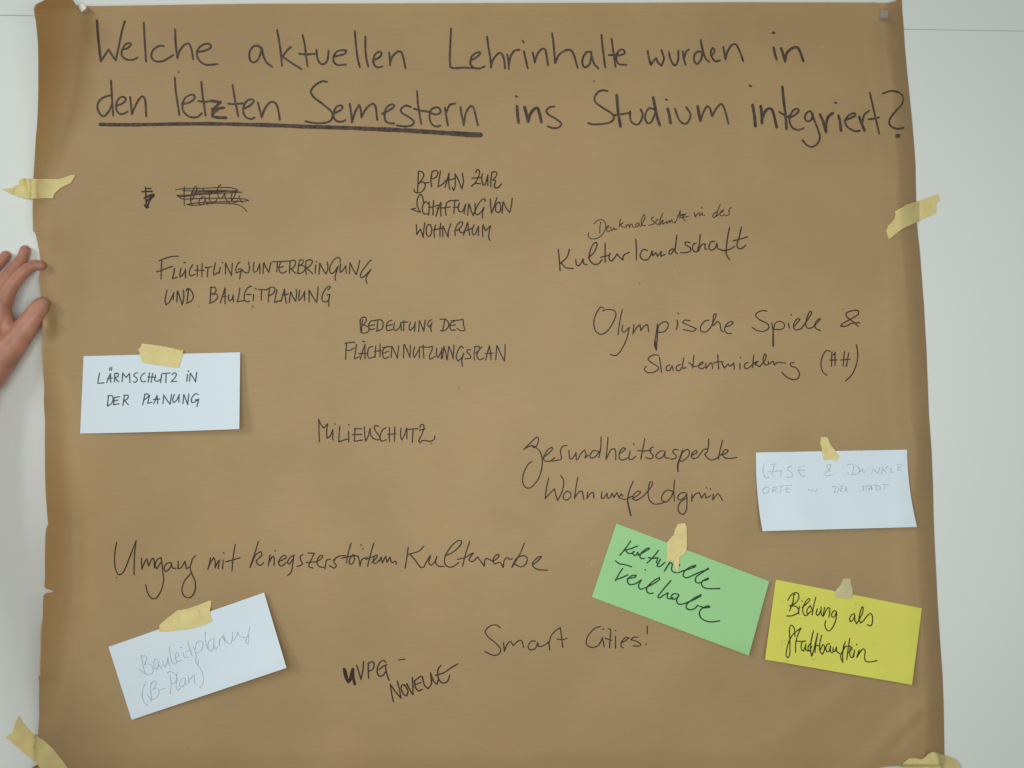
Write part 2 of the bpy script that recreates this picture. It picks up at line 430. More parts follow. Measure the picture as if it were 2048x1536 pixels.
tape(scl(0, 300, 8, '1200,400 1190,440 1130,530 960,610 870,700 845,775 700,770 520,780 440,775 250,725 60,650 40,632 100,620 210,610 235,575 310,550 295,490 360,455 530,460 700,465 940,465 1060,430 1140,395'), 'crumpled tape strip on the upper left edge of the brown paper', relief=crumple, step=4)
tape(scl(1536, 384, 4, '1015,155 1110,100 1210,70 1360,15 1375,60 1345,95 1345,170 1250,210 1180,245 1080,290 965,380 945,310 960,270 1010,220 1020,180'), 'slanted tape strip on the right edge of the brown paper', step=5)
def lifted(px, py): return .0022 * sm((70 - px) / 50) * sm((110 + (px - 38) * 1.1 - (py - 1344)) / 30)
tape(scl(0, 1344, 8, '305,695 350,800 430,890 520,980 610,1035 700,1090 850,1230 1000,1420 1085,1536 1180,1700 700,1700 640,1536 590,1450 450,1350 270,1200 80,1040 200,970 250,800'), 'wide tape strip across the bottom left corner of the brown paper', relief=lifted, step=6)
def pleat(px, py):
    # a loop of slack tape standing off the paper
    x = (px - 1700) * 8 + ((py - 1344) * 8 - 1290) * -.28
    if x < 1150: return .0015 + .006 * sm((x - 900) / 250) * .5
    if x < 1385: return .0045 + .017 * sm((x - 1150) / 235)
    if x < 1425: return .0215 - .012 * (x - 1385) / 40
    return .0095 * (1 - sm((x - 1425) / 420)) + .001
tape(scl(1700, 1344, 8, '800,1536 860,1450 940,1385 1060,1380 1150,1400 1200,1365 1250,1310 1310,1280 1400,1292 1510,1335 1650,1375 1740,1460 1790,1560 1800,1700 760,1700'), 'buckled loop of tape at the bottom right corner of the brown paper', relief=pleat, step=2.6)

# ------------------------------------------------------------------ cube magnets in the top corners
def magnet(front_px, size, depth, ang, label):
    hp = paper_h(*front_px)
    c = P(*front_px, hp + depth)
    bm = bmesh.new()
    bmesh.ops.create_cube(bm, size=1)
    for v in bm.verts:
        v.co = Vector((v.co.x * size, v.co.y * depth, v.co.z * size))
    bmesh.ops.bevel(bm, geom=bm.edges[:], offset=.0005, segments=3, affect='EDGES')
    me = bpy.data.meshes.new('cube_magnet'); bm.to_mesh(me); bm.free()
    me.materials.append(STEEL)
    o = bpy.data.objects.new('cube_magnet', me); COL.objects.link(o)
    o.location = c + Vector((0, depth / 2, 0)); o.rotation_euler = (0, ang, 0)
    tag(o, label, 'magnet', 'cube magnets holding the paper')
magnet((163.6, 15.4), .0086, .010, math.radians(47), 'small silver cube magnet turned on its corner at the top left of the paper')
magnet((1769.5, 27.5), .0094, .010, math.radians(5), 'small silver cube magnet standing square at the top right of the paper')

# ------------------------------------------------------------------ handwriting
def spline(pts):
    """smooth through the points; sharp turns stay corners (split into pieces)"""
    pieces, cur = [], [pts[0]]
    for i in range(1, len(pts) - 1):
        a, b, c = pts[i - 1], pts[i], pts[i + 1]
        t = abs(math.atan2((b[0] - a[0]) * (c[1] - b[1]) - (b[1] - a[1]) * (c[0] - b[0]), (b[0] - a[0]) * (c[0] - b[0]) + (b[1] - a[1]) * (c[1] - b[1])))
        cur.append(b)
        if t > 1.75: pieces.append(cur); cur = [b]
    cur.append(pts[-1]); pieces.append(cur)
    out = []
    for p in pieces:
        if len(p) == 2 and math.hypot(p[1][0] - p[0][0], p[1][1] - p[0][1]) < .01: continue
        q = [(2 * p[0][0] - p[1][0], 2 * p[0][1] - p[1][1])] + p + [(2 * p[-1][0] - p[-2][0], 2 * p[-1][1] - p[-2][1])]
        s = []
        for i in range(1, len(q) - 2):
            p0, p1, p2, p3 = q[i - 1:i + 3]
            L_ = math.hypot(p2[0] - p1[0], p2[1] - p1[1]); n = max(2, int(L_ / 1.6))
            for k in range(n):
                t = k / n
                pt = []
                for d in (0, 1):
                    m1, m2 = (p2[d] - p0[d]) * .5, (p3[d] - p1[d]) * .5
                    # keep long-short joins from overshooting
                    l0 = math.hypot(p1[0] - p0[0], p1[1] - p0[1]); l3 = math.hypot(p3[0] - p2[0], p3[1] - p2[1])
                    m1 *= min(1.0, 2 * L_ / (l0 + L_ + 1e-6)); m2 *= min(1.0, 2 * L_ / (l3 + L_ + 1e-6))
                    pt.append((2 * t**3 - 3 * t**2 + 1) * p1[d] + (t**3 - 2 * t**2 + t) * m1 + (-2 * t**3 + 3 * t**2) * p2[d] + (t**3 - t**2) * m2)
                s.append(tuple(pt))
        s.append(p[-1]); out.append(s)
    return out
def ribbon(V, Fc, s, w, hf, seed, lift):
    n = len(s)
    if n < 2: return
    st = len(V)
    for i, (x, y) in enumerate(s):
        a, b = s[max(0, i - 1)], s[min(n - 1, i + 1)]
        dx, dy = b[0] - a[0], b[1] - a[1]; L_ = math.hypot(dx, dy) or 1
        nx, ny = -dy / L_, dx / L_
        ww = w * .5 * (1 + .16 * noise.noise(Vector((x / 9, y / 9, seed))) + .10 * noise.noise(Vector((x / 2.2, y / 2.2, seed + 9))))
        h = hf(x, y) + lift + i * 1.2e-7
        V.append(P(x + nx * ww, y + ny * ww, h)); V.append(P(x - nx * ww, y - ny * ww, h))
        if i: q = st + 2 * i; Fc.append((q - 2, q - 1, q + 1, q))
    for end in (0, 1):                                   # round ends
        x, y = s[-1] if end else s[0]
        a = s[-2] if end else s[1]
        ang = math.atan2(y - a[1], x - a[0])
        h = hf(x, y) + lift + (n * 1.2e-7 if end else 0)
        c0 = len(V); ww = w * .47
        V.append(P(x, y, h))
        for k in range(7): V.append(P(x + ww * math.cos(ang - 1.571 + k * .5236), y + ww * math.sin(ang - 1.571 + k * .5236), h))
        for k in range(6): Fc.append((c0, c0 + 2 + k, c0 + 1 + k))
WRITE_N = [0]
def write(name, parent, material, width, blocks, hf=None, label=None, gap=12, gapy=14):
    """blocks: (x0, y0, scale, strokes[, width]); strokes separated by ; points by blanks"""
    strokes = []
    for blk in blocks:
        x0, y0, s, txt = blk[:4]
        w = blk[4] if len(blk) > 4 else width
        for st in txt.split(';'):
            pts = scl(x0, y0, s, st.strip())
            if len(pts) > 1: strokes.append((pts, w))
    # strokes that lie close together form one word or phrase
    box = [(min(p[0] for p in q) - gap, max(p[0] for p in q) + gap, min(p[1] for p in q) - gapy, max(p[1] for p in q) + gapy) for q, _ in strokes]
    grp = list(range(len(strokes)))
    def root(i):
        while grp[i] != i: i = grp[i]
        return i
    for i in range(len(strokes)):
        for j in range(i):
            A, B = box[i], box[j]
            if A[0] < B[1] and B[0] < A[1] and A[2] < B[3] and B[2] < A[3]: grp[root(i)] = root(j)
    # lone dots belong to the nearest word
    ids = sorted({root(i) for i in range(len(strokes))})
    ext = {g: [f(box[i][k] for i in range(len(strokes)) if root(i) == g) for k, f in enumerate((min, max, min, max))] for g in ids}
    small = [g for g in ids if ext[g][1] - ext[g][0] - 2 * gap < 12 and ext[g][3] - ext[g][2] - 2 * gapy < 12]
    for g in small:
        big = [q for q in ids if q not in small]
        if not big: break
        def gapto(q):
            A, B = ext[g], ext[q]
            return max(0, A[0] - B[1], B[0] - A[1]) + 1.5 * max(0, A[2] - B[3], (B[2] - A[3]) * .5)
        grp[root(g)] = root(min(big, key=gapto))
    made = []
    for g in sorted({root(i) for i in range(len(strokes))}):
        V, Fc = [], []
        for i, (pts, w) in enumerate(strokes):
            if root(i) != g: continue
            WRITE_N[0] += 1
            lift = .00032 + (WRITE_N[0] % 40) * 2.5e-6
            for pc in spline(pts): ribbon(V, Fc, pc, w, hf or paper_h, WRITE_N[0] * 3.7, lift)
        o = link(name, V, Fc, material, parent, smooth=False)
        bm = bmesh.new(); bm.from_mesh(o.data)
        for f in bm.faces:
            if f.normal.y > 0: f.normal_flip()
        bm.to_mesh(o.data); bm.free()
        made.append(o)
    if len(made) == 1 and label: made[0]['label'] = label
    return made
T1, T2, T3, T4 = (0, 0, 4), (512, 0, 4), (1024, 0, 4), (1536, 0, 4)
write('handwritten_word', paper, INK_HEAD, 4.0, [
 (*T1, "775,165 785,300 806,490 868,396 892,435 925,482 950,370 975,250 998,170;975,395 1020,385 1048,355 1033,343 1000,358 976,400 975,445 1010,475 1060,478 1100,460;1150,180 1155,300 1162,400 1168,492;1310,368 1270,368 1225,400 1210,450 1235,486 1290,492 1340,470 1385,440;1400,235 1405,350 1418,465;1418,465 1440,400 1480,355 1510,350 1530,390 1545,475;1575,415 1640,405 1685,380 1680,355 1640,352 1590,385 1575,440 1600,490 1650,518 1740,512"),
 (*T1, "775,165 785,300 806,490", 5.2),
 (*T2, "48,398 20,368 -15,368 -45,400 -55,445 -40,490 -10,497 20,470 45,400;45,380 60,450 85,500 130,535;168,240 185,330 200,440 208,525;280,375 250,400 210,455;215,455 280,500 362,552;372,280 390,360 400,450 412,528;345,430 400,435 470,430;483,398 492,470 515,508 545,512 572,478 580,405;618,455 660,445 710,430 722,405 700,400 650,410 622,450 622,495 655,520 720,515;790,250 800,360 812,460 830,538;875,292 875,400 885,480 898,532;940,480 985,460 1005,430 985,412 950,440 938,490 950,525 975,540 1010,532;1065,420 1070,470 1072,522;1072,510 1090,455 1130,415 1160,415 1178,460 1195,545;1560,228 1555,350 1550,470 1555,540;1555,540 1600,545 1660,540 1730,545;1715,485 1760,460 1795,430 1788,418 1755,425 1722,460 1715,510 1740,540 1785,548 1830,530;1848,292 1860,380 1875,470 1880,540;1880,540 1895,480 1940,425 1965,430 1985,480 1992,548"),
 (*T3, "-38,435 -28,500 -26,552;-26,520 -10,450 20,405 60,398;95,410 108,470 125,545;85,325 92,340;165,420 175,460 182,500;182,495 205,430 240,390 265,395 275,440 288,522;320,265 332,350 340,440 345,505;345,505 375,440 430,402 470,402 495,440 525,542;630,415 600,415 572,450 562,500 580,538 615,520 632,470 634,415;634,415 640,460 660,515 692,548;715,278 725,380 735,460 745,538;797,312 808,400 820,480 828,535;775,440 810,440 850,430;830,450 870,440 900,425 893,400 865,398 840,430 835,475 855,512 915,518;1085,405 1092,450 1110,520;1110,520 1130,490 1153,465 1168,500 1195,525 1215,470 1195,400;1255,415 1265,465 1290,515 1312,520 1330,470 1330,405;1365,410 1375,470 1388,518;1378,460 1395,410 1415,395;1520,420 1490,410 1460,440 1458,490 1480,512 1510,480 1525,420;1510,320 1525,400 1550,470 1578,495;1590,445 1615,425 1620,395 1605,382 1592,410 1600,460 1630,490 1665,482;1690,375 1700,430 1708,475;1708,470 1725,410 1760,358 1790,355 1815,395 1850,488"),
 (*T4, "45,380 55,430 68,475;38,262 50,262;105,385 120,430 138,492;138,480 150,425 190,388 230,378 255,410 282,488", 5.2),
 (*T1, "893,762 850,770 800,800 778,850 795,905 830,930 870,890 897,830;888,645 895,780 905,925;930,845 975,830 1005,800 993,776 960,780 932,820 932,880 960,912 1000,905 1020,890;1040,775 1048,850 1055,915;1055,910 1080,850 1115,790 1140,770 1160,800 1170,930;1398,620 1405,720 1435,920;1455,830 1500,825 1550,795 1555,765 1525,758 1480,785 1460,840 1470,895 1520,935 1580,935 1615,905;1610,655 1620,760 1645,925;1585,808 1640,815 1680,808;1860,680 1878,790 1905,930;1825,830 1880,832 1945,826;1942,870 1990,850 2030,812 2018,795 1985,800 1955,835 1945,890 1965,935 2010,952 2035,940"),
 (*T1, "1688,806 1765,818;1765,818 1735,845 1700,890;1695,872 1790,862;1745,870 1700,910 1700,930 1745,940 1808,942", 5.6),
 (*T2, "15,820 30,880 45,940;45,940 70,870 110,820 140,815 165,840 180,890 190,958;568,655 530,650 475,680 438,730 460,775 530,830 600,890 612,930 590,970 530,985 450,982 395,970;615,910 660,890 692,865 685,845 650,850 625,890 622,940 650,970 690,972 715,960;750,830 760,900 768,980;768,975 795,890 825,838 838,880 842,940;842,940 880,870 930,830 955,850 970,960;1008,910 1050,890 1100,858 1105,840 1080,835 1045,860 1028,910 1035,965 1065,985 1105,988;1240,855 1195,845 1158,875 1170,905 1220,935 1262,970 1250,1000 1200,1012 1125,1003;1288,728 1298,850 1322,992;1262,870 1320,885 1390,895;1400,905 1440,915 1475,900 1470,870 1440,858 1400,880 1388,940 1405,990 1440,1012 1475,1005;1510,860 1520,920 1535,1003;1522,900 1550,840 1595,828;1635,855 1645,920 1662,1002;1662,995 1680,900 1715,850 1740,860 1775,1002"),
 (*T3, "40,850 45,920 52,980;100,855 115,910 130,975;130,970 145,915 180,870 205,865 220,910 235,975;838,760 845,860 855,940 868,1012;1130,780 1145,860 1165,950 1182,1000;1245,870 1258,920 1268,985;1485,850 1495,910 1508,965;1925,840 1938,920 1948,1010;1990,850 1998,910 2000,985", 6.0),
 (*T3, "30,768 42,776;338,852 300,858 275,885 290,915 350,950 395,990 375,1018 330,1025 285,1010;765,728 730,722 690,735 660,780 670,820 740,870 800,910 815,950 780,980 720,992 650,995 610,985;820,922 870,915 930,905;945,890 945,940 960,980 1000,997 1030,970 1045,915 1028,875;1140,875 1100,865 1072,900 1065,950 1085,985 1115,975 1140,920 1148,880;1230,795 1240,800;1305,870 1320,920 1345,970 1385,992 1415,965 1428,915 1395,858;1508,965 1530,900 1562,850 1585,870 1600,930;1600,930 1640,860 1675,832 1700,870 1732,990;1900,685 1915,688"),
 (*T4, "115,695 125,800 140,920 148,1030;415,915 440,970 465,1055;565,925 575,970 585,1045;730,935 750,990 772,1045;-48,960 -25,895 5,868 30,875 50,930 70,1020;462,1055 465,990 485,930 520,905", 5.6),
 (*T4, "90,895 150,930 180,925;165,945 215,920 245,890 235,870 205,880 180,920 172,970 195,1020 240,1040 285,1025;355,910 335,888 305,910 295,945 315,970 345,960 360,915;345,895 370,960 405,1050 415,1100 395,1150 350,1175 310,1160 275,1120;535,820 548,825;612,965 660,945 700,922 690,905 650,920 618,960 625,1000 655,1030 700,1050 735,1045;755,985 770,920 810,885;815,742 835,830 860,940 890,1070;805,955 850,948 888,940;920,748 980,728 1040,738 1078,775 1070,830 1020,890 980,945 970,985 990,1015 1035,1030 1085,1022"),
 (*T4, "1026,1090 1046,1084", 7.5)], gap=12, gapy=6)
write('underline', paper, INK_HEAD, 8, [(*T1, "800,995 1000,998 1200,996 1400,992 1600,990 1800,992 2048,998 2200,1001", 7), (*T2, "0,998 200,1004 400,1013 700,1022 1000,1035", 8), (*T2, "980,1034 1150,1041 1300,1050 1600,1070", 9), (*T2, "1560,1066 1700,1076 1796,1080", 10.5)], label='thick marker line under the words den letzten Semestern')

A8 = (270, 350, 8)
write('crossed_out_word', paper, INK, 1.89, [
 (*A8, "170,195 172,300 175,400 185,510;205,215 255,218;110,268 190,262 275,265;185,350 240,320 295,308 303,335 260,370 230,420 210,470 195,525;190,420 240,360 290,320;145,370 200,350 260,330;150,480 190,525 215,515;235,410 290,330", 3.2),
 (*A8, "788,185 785,300 785,400 788,485;650,235 800,215 1000,215 1250,205 1500,200 1600,220 1645,242 1560,255 1400,245 1200,248 1000,250 760,250;900,275 1200,265 1550,262 1705,275 1500,285 1300,295 1100,310 900,320 670,325 720,365 780,385 900,380 1100,375 1400,372 1600,375 1750,385 1820,408 1740,420 1500,425 1250,432 1000,445 830,470 900,485 1000,480 1150,460 1300,450 1450,455 1600,465 1720,510 1790,585;900,300 1100,290 1300,275 1450,262;690,345 800,340 930,325;940,210 905,290 888,390 905,470 930,485;905,400 950,325 985,240 985,190 960,185 935,215;1120,360 1080,345 1040,380 1020,430 1040,480 1085,470 1115,420 1125,365;1125,365 1128,420 1160,475;1085,225 1130,280;1290,280 1230,280 1190,330 1190,390 1230,435 1280,425 1310,390;1375,155 1335,180 1320,250 1330,330 1350,370 1390,365 1430,310 1440,290;1440,290 1440,350 1470,410 1510,445;1545,410 1590,340 1605,280 1578,260 1550,300 1540,370 1555,420 1600,440 1640,400;1675,330 1665,370 1700,420 1725,445")], label='scribbled out word and letter near the upper left of the paper')
F5, F8 = (300, 480, 5.3333), (500, 480, 8)
write('handwritten_phrase', paper, INK, 2.43, [
 (*F5, "125,215 120,300 118,415;95,222 150,200 220,178 300,172;68,340 120,325 180,300 240,282;260,300 255,350 238,412;238,412 290,398;330,300 318,360 318,395 345,375 378,320;378,310 378,405;360,242 378,238;455,262 428,310 418,360 435,382 480,365;505,268 503,385;555,250 552,390;480,322 575,325;585,295 660,285;618,300 610,392;698,240 678,340 680,375 725,345;750,290 735,360;770,238 778,242;805,245 803,360;805,245 835,310 868,378;868,378 878,250;960,235 935,255 915,310 920,350 950,340 975,320;940,310 975,312 965,360 955,415;1050,235 1060,300 1048,348 1010,345 985,318;1108,240 1100,310 1110,345 1140,330 1168,260;1170,250 1172,358;1210,250 1205,360;1215,240 1240,300 1265,345;1265,345 1290,240;1308,232 1400,228 1500,225;1360,232 1352,340;1395,230 1375,300 1390,345 1420,352 1455,330;1370,295 1420,285;1495,225 1485,355;1495,225 1540,215 1550,260 1520,300 1490,310;1500,305 1550,352"),
 (*F8, "790,320 775,420 765,530;785,325 840,315 855,345 830,385 790,410;800,405 860,415 885,450 860,500 800,535 750,530;895,345 890,450 900,550;890,340 950,315 995,330 985,380 940,430 900,445;905,450 950,490 1005,540;1050,400 1045,535;1060,345 1065,355;1115,365 1105,550;1115,365 1160,460 1215,545;1215,545 1245,460 1235,350;1440,355 1440,300 1400,280 1340,320 1285,410 1275,490 1300,535 1350,510 1400,430;1410,420 1380,520 1360,590 1370,645;1450,380 1440,450 1445,520 1480,490 1525,420;1530,410 1540,535;1600,365 1590,540;1605,370 1650,470 1700,555;1700,555 1730,450 1755,325;1945,320 1920,330 1850,420 1790,500 1765,570 1780,605 1830,580 1930,475;1935,470 1880,560 1855,620 1868,690"),
 (*F5, "180,535 160,640 170,690 205,665 255,560;255,560 245,635;290,550 285,660;295,545 320,620 345,690;345,690 360,610 355,535;410,525 395,665;385,545 405,515 445,550 462,610 440,650 390,675;650,505 640,670;645,505 690,505 705,535 690,565 655,580;660,575 710,580 722,610 690,650 632,675;800,508 775,590 750,668;800,508 800,600 800,680;765,602 815,600;840,585 838,630 850,650 875,630 885,590;885,585 890,660;958,510 945,600 930,660;930,660 1000,645;1080,492 1040,510 1010,570 1005,630 1030,660 1060,650;1030,580 1080,582;1105,580 1100,645;1120,515 1135,525;1155,528 1250,532;1190,535 1185,642"),
 (*F8, "310,790 295,900 293,990;275,790 340,755 390,765 395,810 360,865 310,890;430,790 410,900 390,1000;390,1000 500,965;550,785 525,880 495,985;550,785 560,900 580,1015;515,875 560,880 610,860;650,830 635,930 628,1000;655,835 690,920 730,980;730,980 745,880 740,790;795,800 780,900 785,970 830,920 875,820;875,815 870,970;945,800 945,990;945,800 1000,900 1065,1000;1065,1000 1080,880 1090,750;1245,800 1285,760 1270,735 1220,770 1170,850 1150,930 1170,980 1220,990 1260,950 1275,880;1230,880 1275,870 1260,960 1258,1060")], label='black capitals FLÜCHTLINGSUNTERBRINGUNG UND BAULEITPLANUNG')
B8 = (810, 320, 8)
write('handwritten_phrase', paper, INK, 2.52, [
 (*B8, "215,180 210,300 200,515;215,180 265,185 300,230 285,290 230,365 210,385;230,360 280,350 320,380 320,430 280,500 220,525 160,515 145,470;325,365 385,360;435,180 415,300 425,430;440,185 490,170 525,190 515,250 460,295 415,300;568,175 550,280 525,430;525,430 600,385 640,350;705,210 680,300 640,440;705,210 700,350 715,470;640,330 720,315 800,295;800,225 805,300 800,430 775,490 755,440;800,220 850,310 910,460;910,460 935,340 915,210;1130,205 1150,155 1185,160 1190,220 1170,280 1120,370 1060,420;1070,290 1210,280;1075,405 1120,375 1210,380;1240,220 1225,300 1250,400 1275,400 1310,300 1325,240;1325,235 1325,410;1395,195 1375,300 1375,430;1385,200 1440,185 1470,210 1450,270 1400,325;1400,320 1450,330 1430,400 1440,445 1490,440 1545,380"),
 (*B8, "295,690 290,630 265,560 235,555 200,620 190,700 215,780 245,835;245,835 180,815 100,785 170,770;370,700 330,665 290,720 275,790 300,860 340,860;385,670 385,800 375,880 360,860;455,650 450,770 445,880;380,760 460,745 530,720;570,680 530,780 495,900;575,680 570,800 575,900;510,770 620,765 700,755;665,685 645,780 655,885;660,690 720,650 770,650;640,765 720,750;795,650 790,750 780,850;790,645 855,645;770,760 860,755;870,690 850,760 870,825 920,820 965,720;970,700 945,860;1020,700 1000,880;1025,700 1055,800 1090,890;1090,890 1120,800 1120,690;1280,665 1280,625 1240,630 1190,680 1140,770 1120,840 1150,875 1210,840 1265,755;1265,755 1240,850 1240,925;1365,625 1370,740 1385,850;1385,850 1430,730 1470,600;1520,680 1480,680 1450,740 1450,810 1490,840 1530,800 1530,720 1510,690;1570,670 1550,850;1575,670 1620,770 1675,840;1675,840 1700,740 1715,610"),
 (*B8, "180,1035 185,1120 190,1195;190,1195 245,1105 270,1170 290,1240;290,1240 300,1120 315,1005;410,1030 370,1035 340,1100 345,1190 380,1225 420,1180 425,1090 400,1030;490,1040 465,1130 470,1240;570,1010 560,1120 560,1225;455,1120 520,1105 610,1090;605,1060 605,1225;610,1060 650,1150 690,1235;690,1235 695,1130 735,1020;835,1030 800,1130 805,1210;840,1030 900,985 925,1010 900,1060 855,1110 820,1130;870,1110 880,1150 910,1165 935,1160;1000,1000 970,1100 935,1205;1005,1000 1015,1100 1035,1200;940,1140 1000,1120 1080,1090;1105,1040 1075,1120 1085,1190 1120,1190 1170,1070;1175,1060 1175,1205;1250,1035 1240,1140 1245,1225;1245,1040 1290,1130 1370,1050;1370,1050 1345,1150 1340,1240 1355,1285")], label='black capitals B-PLAN ZUR SCHAFFUNG VON WOHNRAUM')
C4 = (600, 600, 4)
write('handwritten_phrase', paper, INK, 2.34, [
 (*C4, "500,155 495,200 492,255;480,175 490,145 520,138 530,165 505,200;505,200 545,215 550,245 520,265 485,260;480,160 484,245;605,165 565,170 548,205 560,235 600,230;555,205 598,198;622,165 615,245;605,160 650,160 665,190 655,230 610,250;735,160 700,180 690,215 700,245 740,235;700,205 740,195;755,180 750,225 765,245 795,220 808,185;805,180 812,245;812,180 860,175;832,165 828,245;885,175 872,215 880,245 910,215 922,180;922,175 915,250;955,165 948,252;955,165 975,210 990,250;990,250 1002,160;1055,158 1035,165 1020,200 1035,215 1055,185;1055,180 1045,225 1052,252;1160,150 1140,250;1120,155 1165,155 1190,190 1180,225 1150,245 1122,245;1235,170 1205,185 1200,215 1210,240 1245,240;1200,205 1245,198;1210,165 1260,162 1305,155;1305,155 1308,200 1318,240 1285,245 1255,225"),
 (*C4, "372,340 368,400 365,475;360,348 400,340 438,338;365,400 400,402 430,385;452,355 445,400 435,470;435,470 475,455;520,355 500,410 482,475;520,355 518,420 520,470;470,430 545,425;500,330 520,335;580,370 550,385 540,430 550,465 590,455;605,370 600,460;640,350 640,455;595,410 650,405;700,370 670,390 660,430 675,468 710,455;665,425 710,410;735,370 728,462;735,370 760,420 778,465;778,465 790,365;660,380 735,372;830,360 828,462;835,355 860,410 880,460;880,460 882,360;915,375 905,430 915,460 950,400;955,375 955,465;965,375 1035,378;985,360 990,465;1040,375 1060,370 1055,400 1035,450 1040,475 1085,450;1095,385 1090,430 1105,462 1135,400;1135,385 1130,470;1150,370 1140,465;1150,370 1165,420 1175,480;1190,370 1178,480;1190,370 1215,430 1225,470;1225,470 1232,360;1305,385 1290,370 1265,400 1250,460 1265,490 1295,460 1310,430;1310,425 1295,480 1298,530;1365,400 1345,395 1335,415 1360,440 1365,465 1320,470;1400,380 1392,430 1395,480;1395,375 1430,370 1435,395 1405,425;1455,375 1425,410 1415,450 1435,478 1470,465;1515,365 1500,420 1485,480;1515,365 1525,425 1528,480;1480,430 1545,425;1575,365 1565,480;1580,370 1605,430 1635,488;1635,488 1640,420 1640,355")], label='black capitals BEDEUTUNG DES FLÄCHENNUTZUNGSPLAN')
write('handwritten_phrase', paper, INK, 2.43, [
 (*C4, "150,955 152,1050 155,1135;148,955 170,1000 188,1025 220,990;220,990 212,1060 215,1105 240,1090 262,1040;262,1035 262,1120;278,990 284,994;318,1010 312,1080 310,1135;310,1135 350,1120 385,1112;388,1050 390,1135;388,995 394,1000;440,1025 435,1130 500,1120;435,1030 495,1030;418,1078 495,1075;515,1015 518,1080 525,1130 545,1090 560,1030;560,1025 565,1080 585,1105;630,1010 600,1005 595,1030 620,1070 640,1100 625,1120 580,1105;690,1020 660,1040 640,1090 650,1128 690,1118;715,1020 715,1135;758,1015 755,1130;700,1075 770,1070;808,1025 805,1090 815,1120 840,1070 850,1030;855,1025 855,1110;865,1035 940,1030;905,1035 897,1140;958,1022 968,998 985,996 992,1018 980,1060 958,1108 950,1130 960,1142 974,1126 1005,1124 1045,1130 1075,1112 1078,1088;955,1042 1000,1030")], label='black capitals MILIEUSCHUTZ')
D6, K4 = (1170, 390, 6.4), (1024, 384, 4)
write('handwritten_phrase', paper, INK, 1.80, [
 (*D6, "200,345 190,420 190,490;115,370 160,325 215,315 250,340 265,400 250,460 200,530 130,560 70,555 40,530 45,485;275,430 305,405 303,390 285,400 275,440 290,470 330,450;330,405 335,440 345,455 370,420;375,420 380,445 410,435;450,310 445,370 440,410;490,355 450,380 470,400 510,420;520,380 530,415 545,380 560,375 570,415 585,375 600,370 615,410 640,415;690,355 660,365 645,395 665,410 690,375;692,360 700,400 720,395;720,395 745,340 770,280 760,250 740,270 720,340 730,385 775,390;880,285 850,295 855,320 885,340 880,370 815,388;945,310 915,325 905,360 930,375 960,360;995,235 965,310 955,380;960,380 985,330 1000,320 990,375 1040,345;1040,335 1048,365 1080,325 1085,355 1112,315 1120,345 1150,350;1220,195 1195,270 1155,355;1220,195 1215,300;1180,270 1260,245;1230,265 1290,240;1290,240 1240,290 1330,270;1235,285 1285,330;1400,225 1410,280 1440,240 1460,225 1470,270 1500,225 1505,255 1535,260;1490,155 1498,170;1690,215 1650,235 1635,280 1660,285 1700,220;1730,120 1690,230 1680,275 1710,250;1720,240 1770,205 1773,190 1745,205 1725,250 1745,270 1790,250;1872,155 1840,200 1850,245 1800,268"),
 (*K4, "370,460 378,540 385,630;460,458 440,520 385,575;378,565 400,575 430,605 490,612;510,540 515,580 535,590 560,555 568,535;568,535 575,575 600,580;610,525 650,490 680,430 675,402 650,415 622,480 620,540 650,575 690,575 720,540;745,410 745,490 745,560;710,522 780,505;785,490 775,530 795,555 825,520 840,495 860,520 885,545;885,545 895,505 938,482;990,378 995,460 995,545;1085,468 1050,460 1025,505 1045,540 1085,540 1110,505 1120,470;1120,470 1125,510 1150,485 1165,515 1195,475;1195,475 1190,515 1225,500;1285,455 1260,470 1255,495 1275,495 1300,450;1318,345 1310,420 1305,475 1325,495;1425,405 1390,400 1385,420 1425,445 1430,470 1390,485 1350,485;1475,410 1450,420 1445,455 1465,480 1500,465;1505,340 1500,410 1485,465;1490,465 1520,420 1545,415 1545,455 1560,460;1620,395 1590,400 1575,440 1590,465 1625,450 1640,410;1640,410 1645,450 1680,465;1740,285 1725,360 1715,440 1715,500 1740,540;1680,470 1740,460 1780,435;1835,280 1815,370 1800,420 1810,450 1840,450 1870,425;1770,390 1830,375 1885,358", 2.6)], label='black cursive writing Denkmalschutz in der Kulturlandschaft')
O4 = (1280, 560, 4)
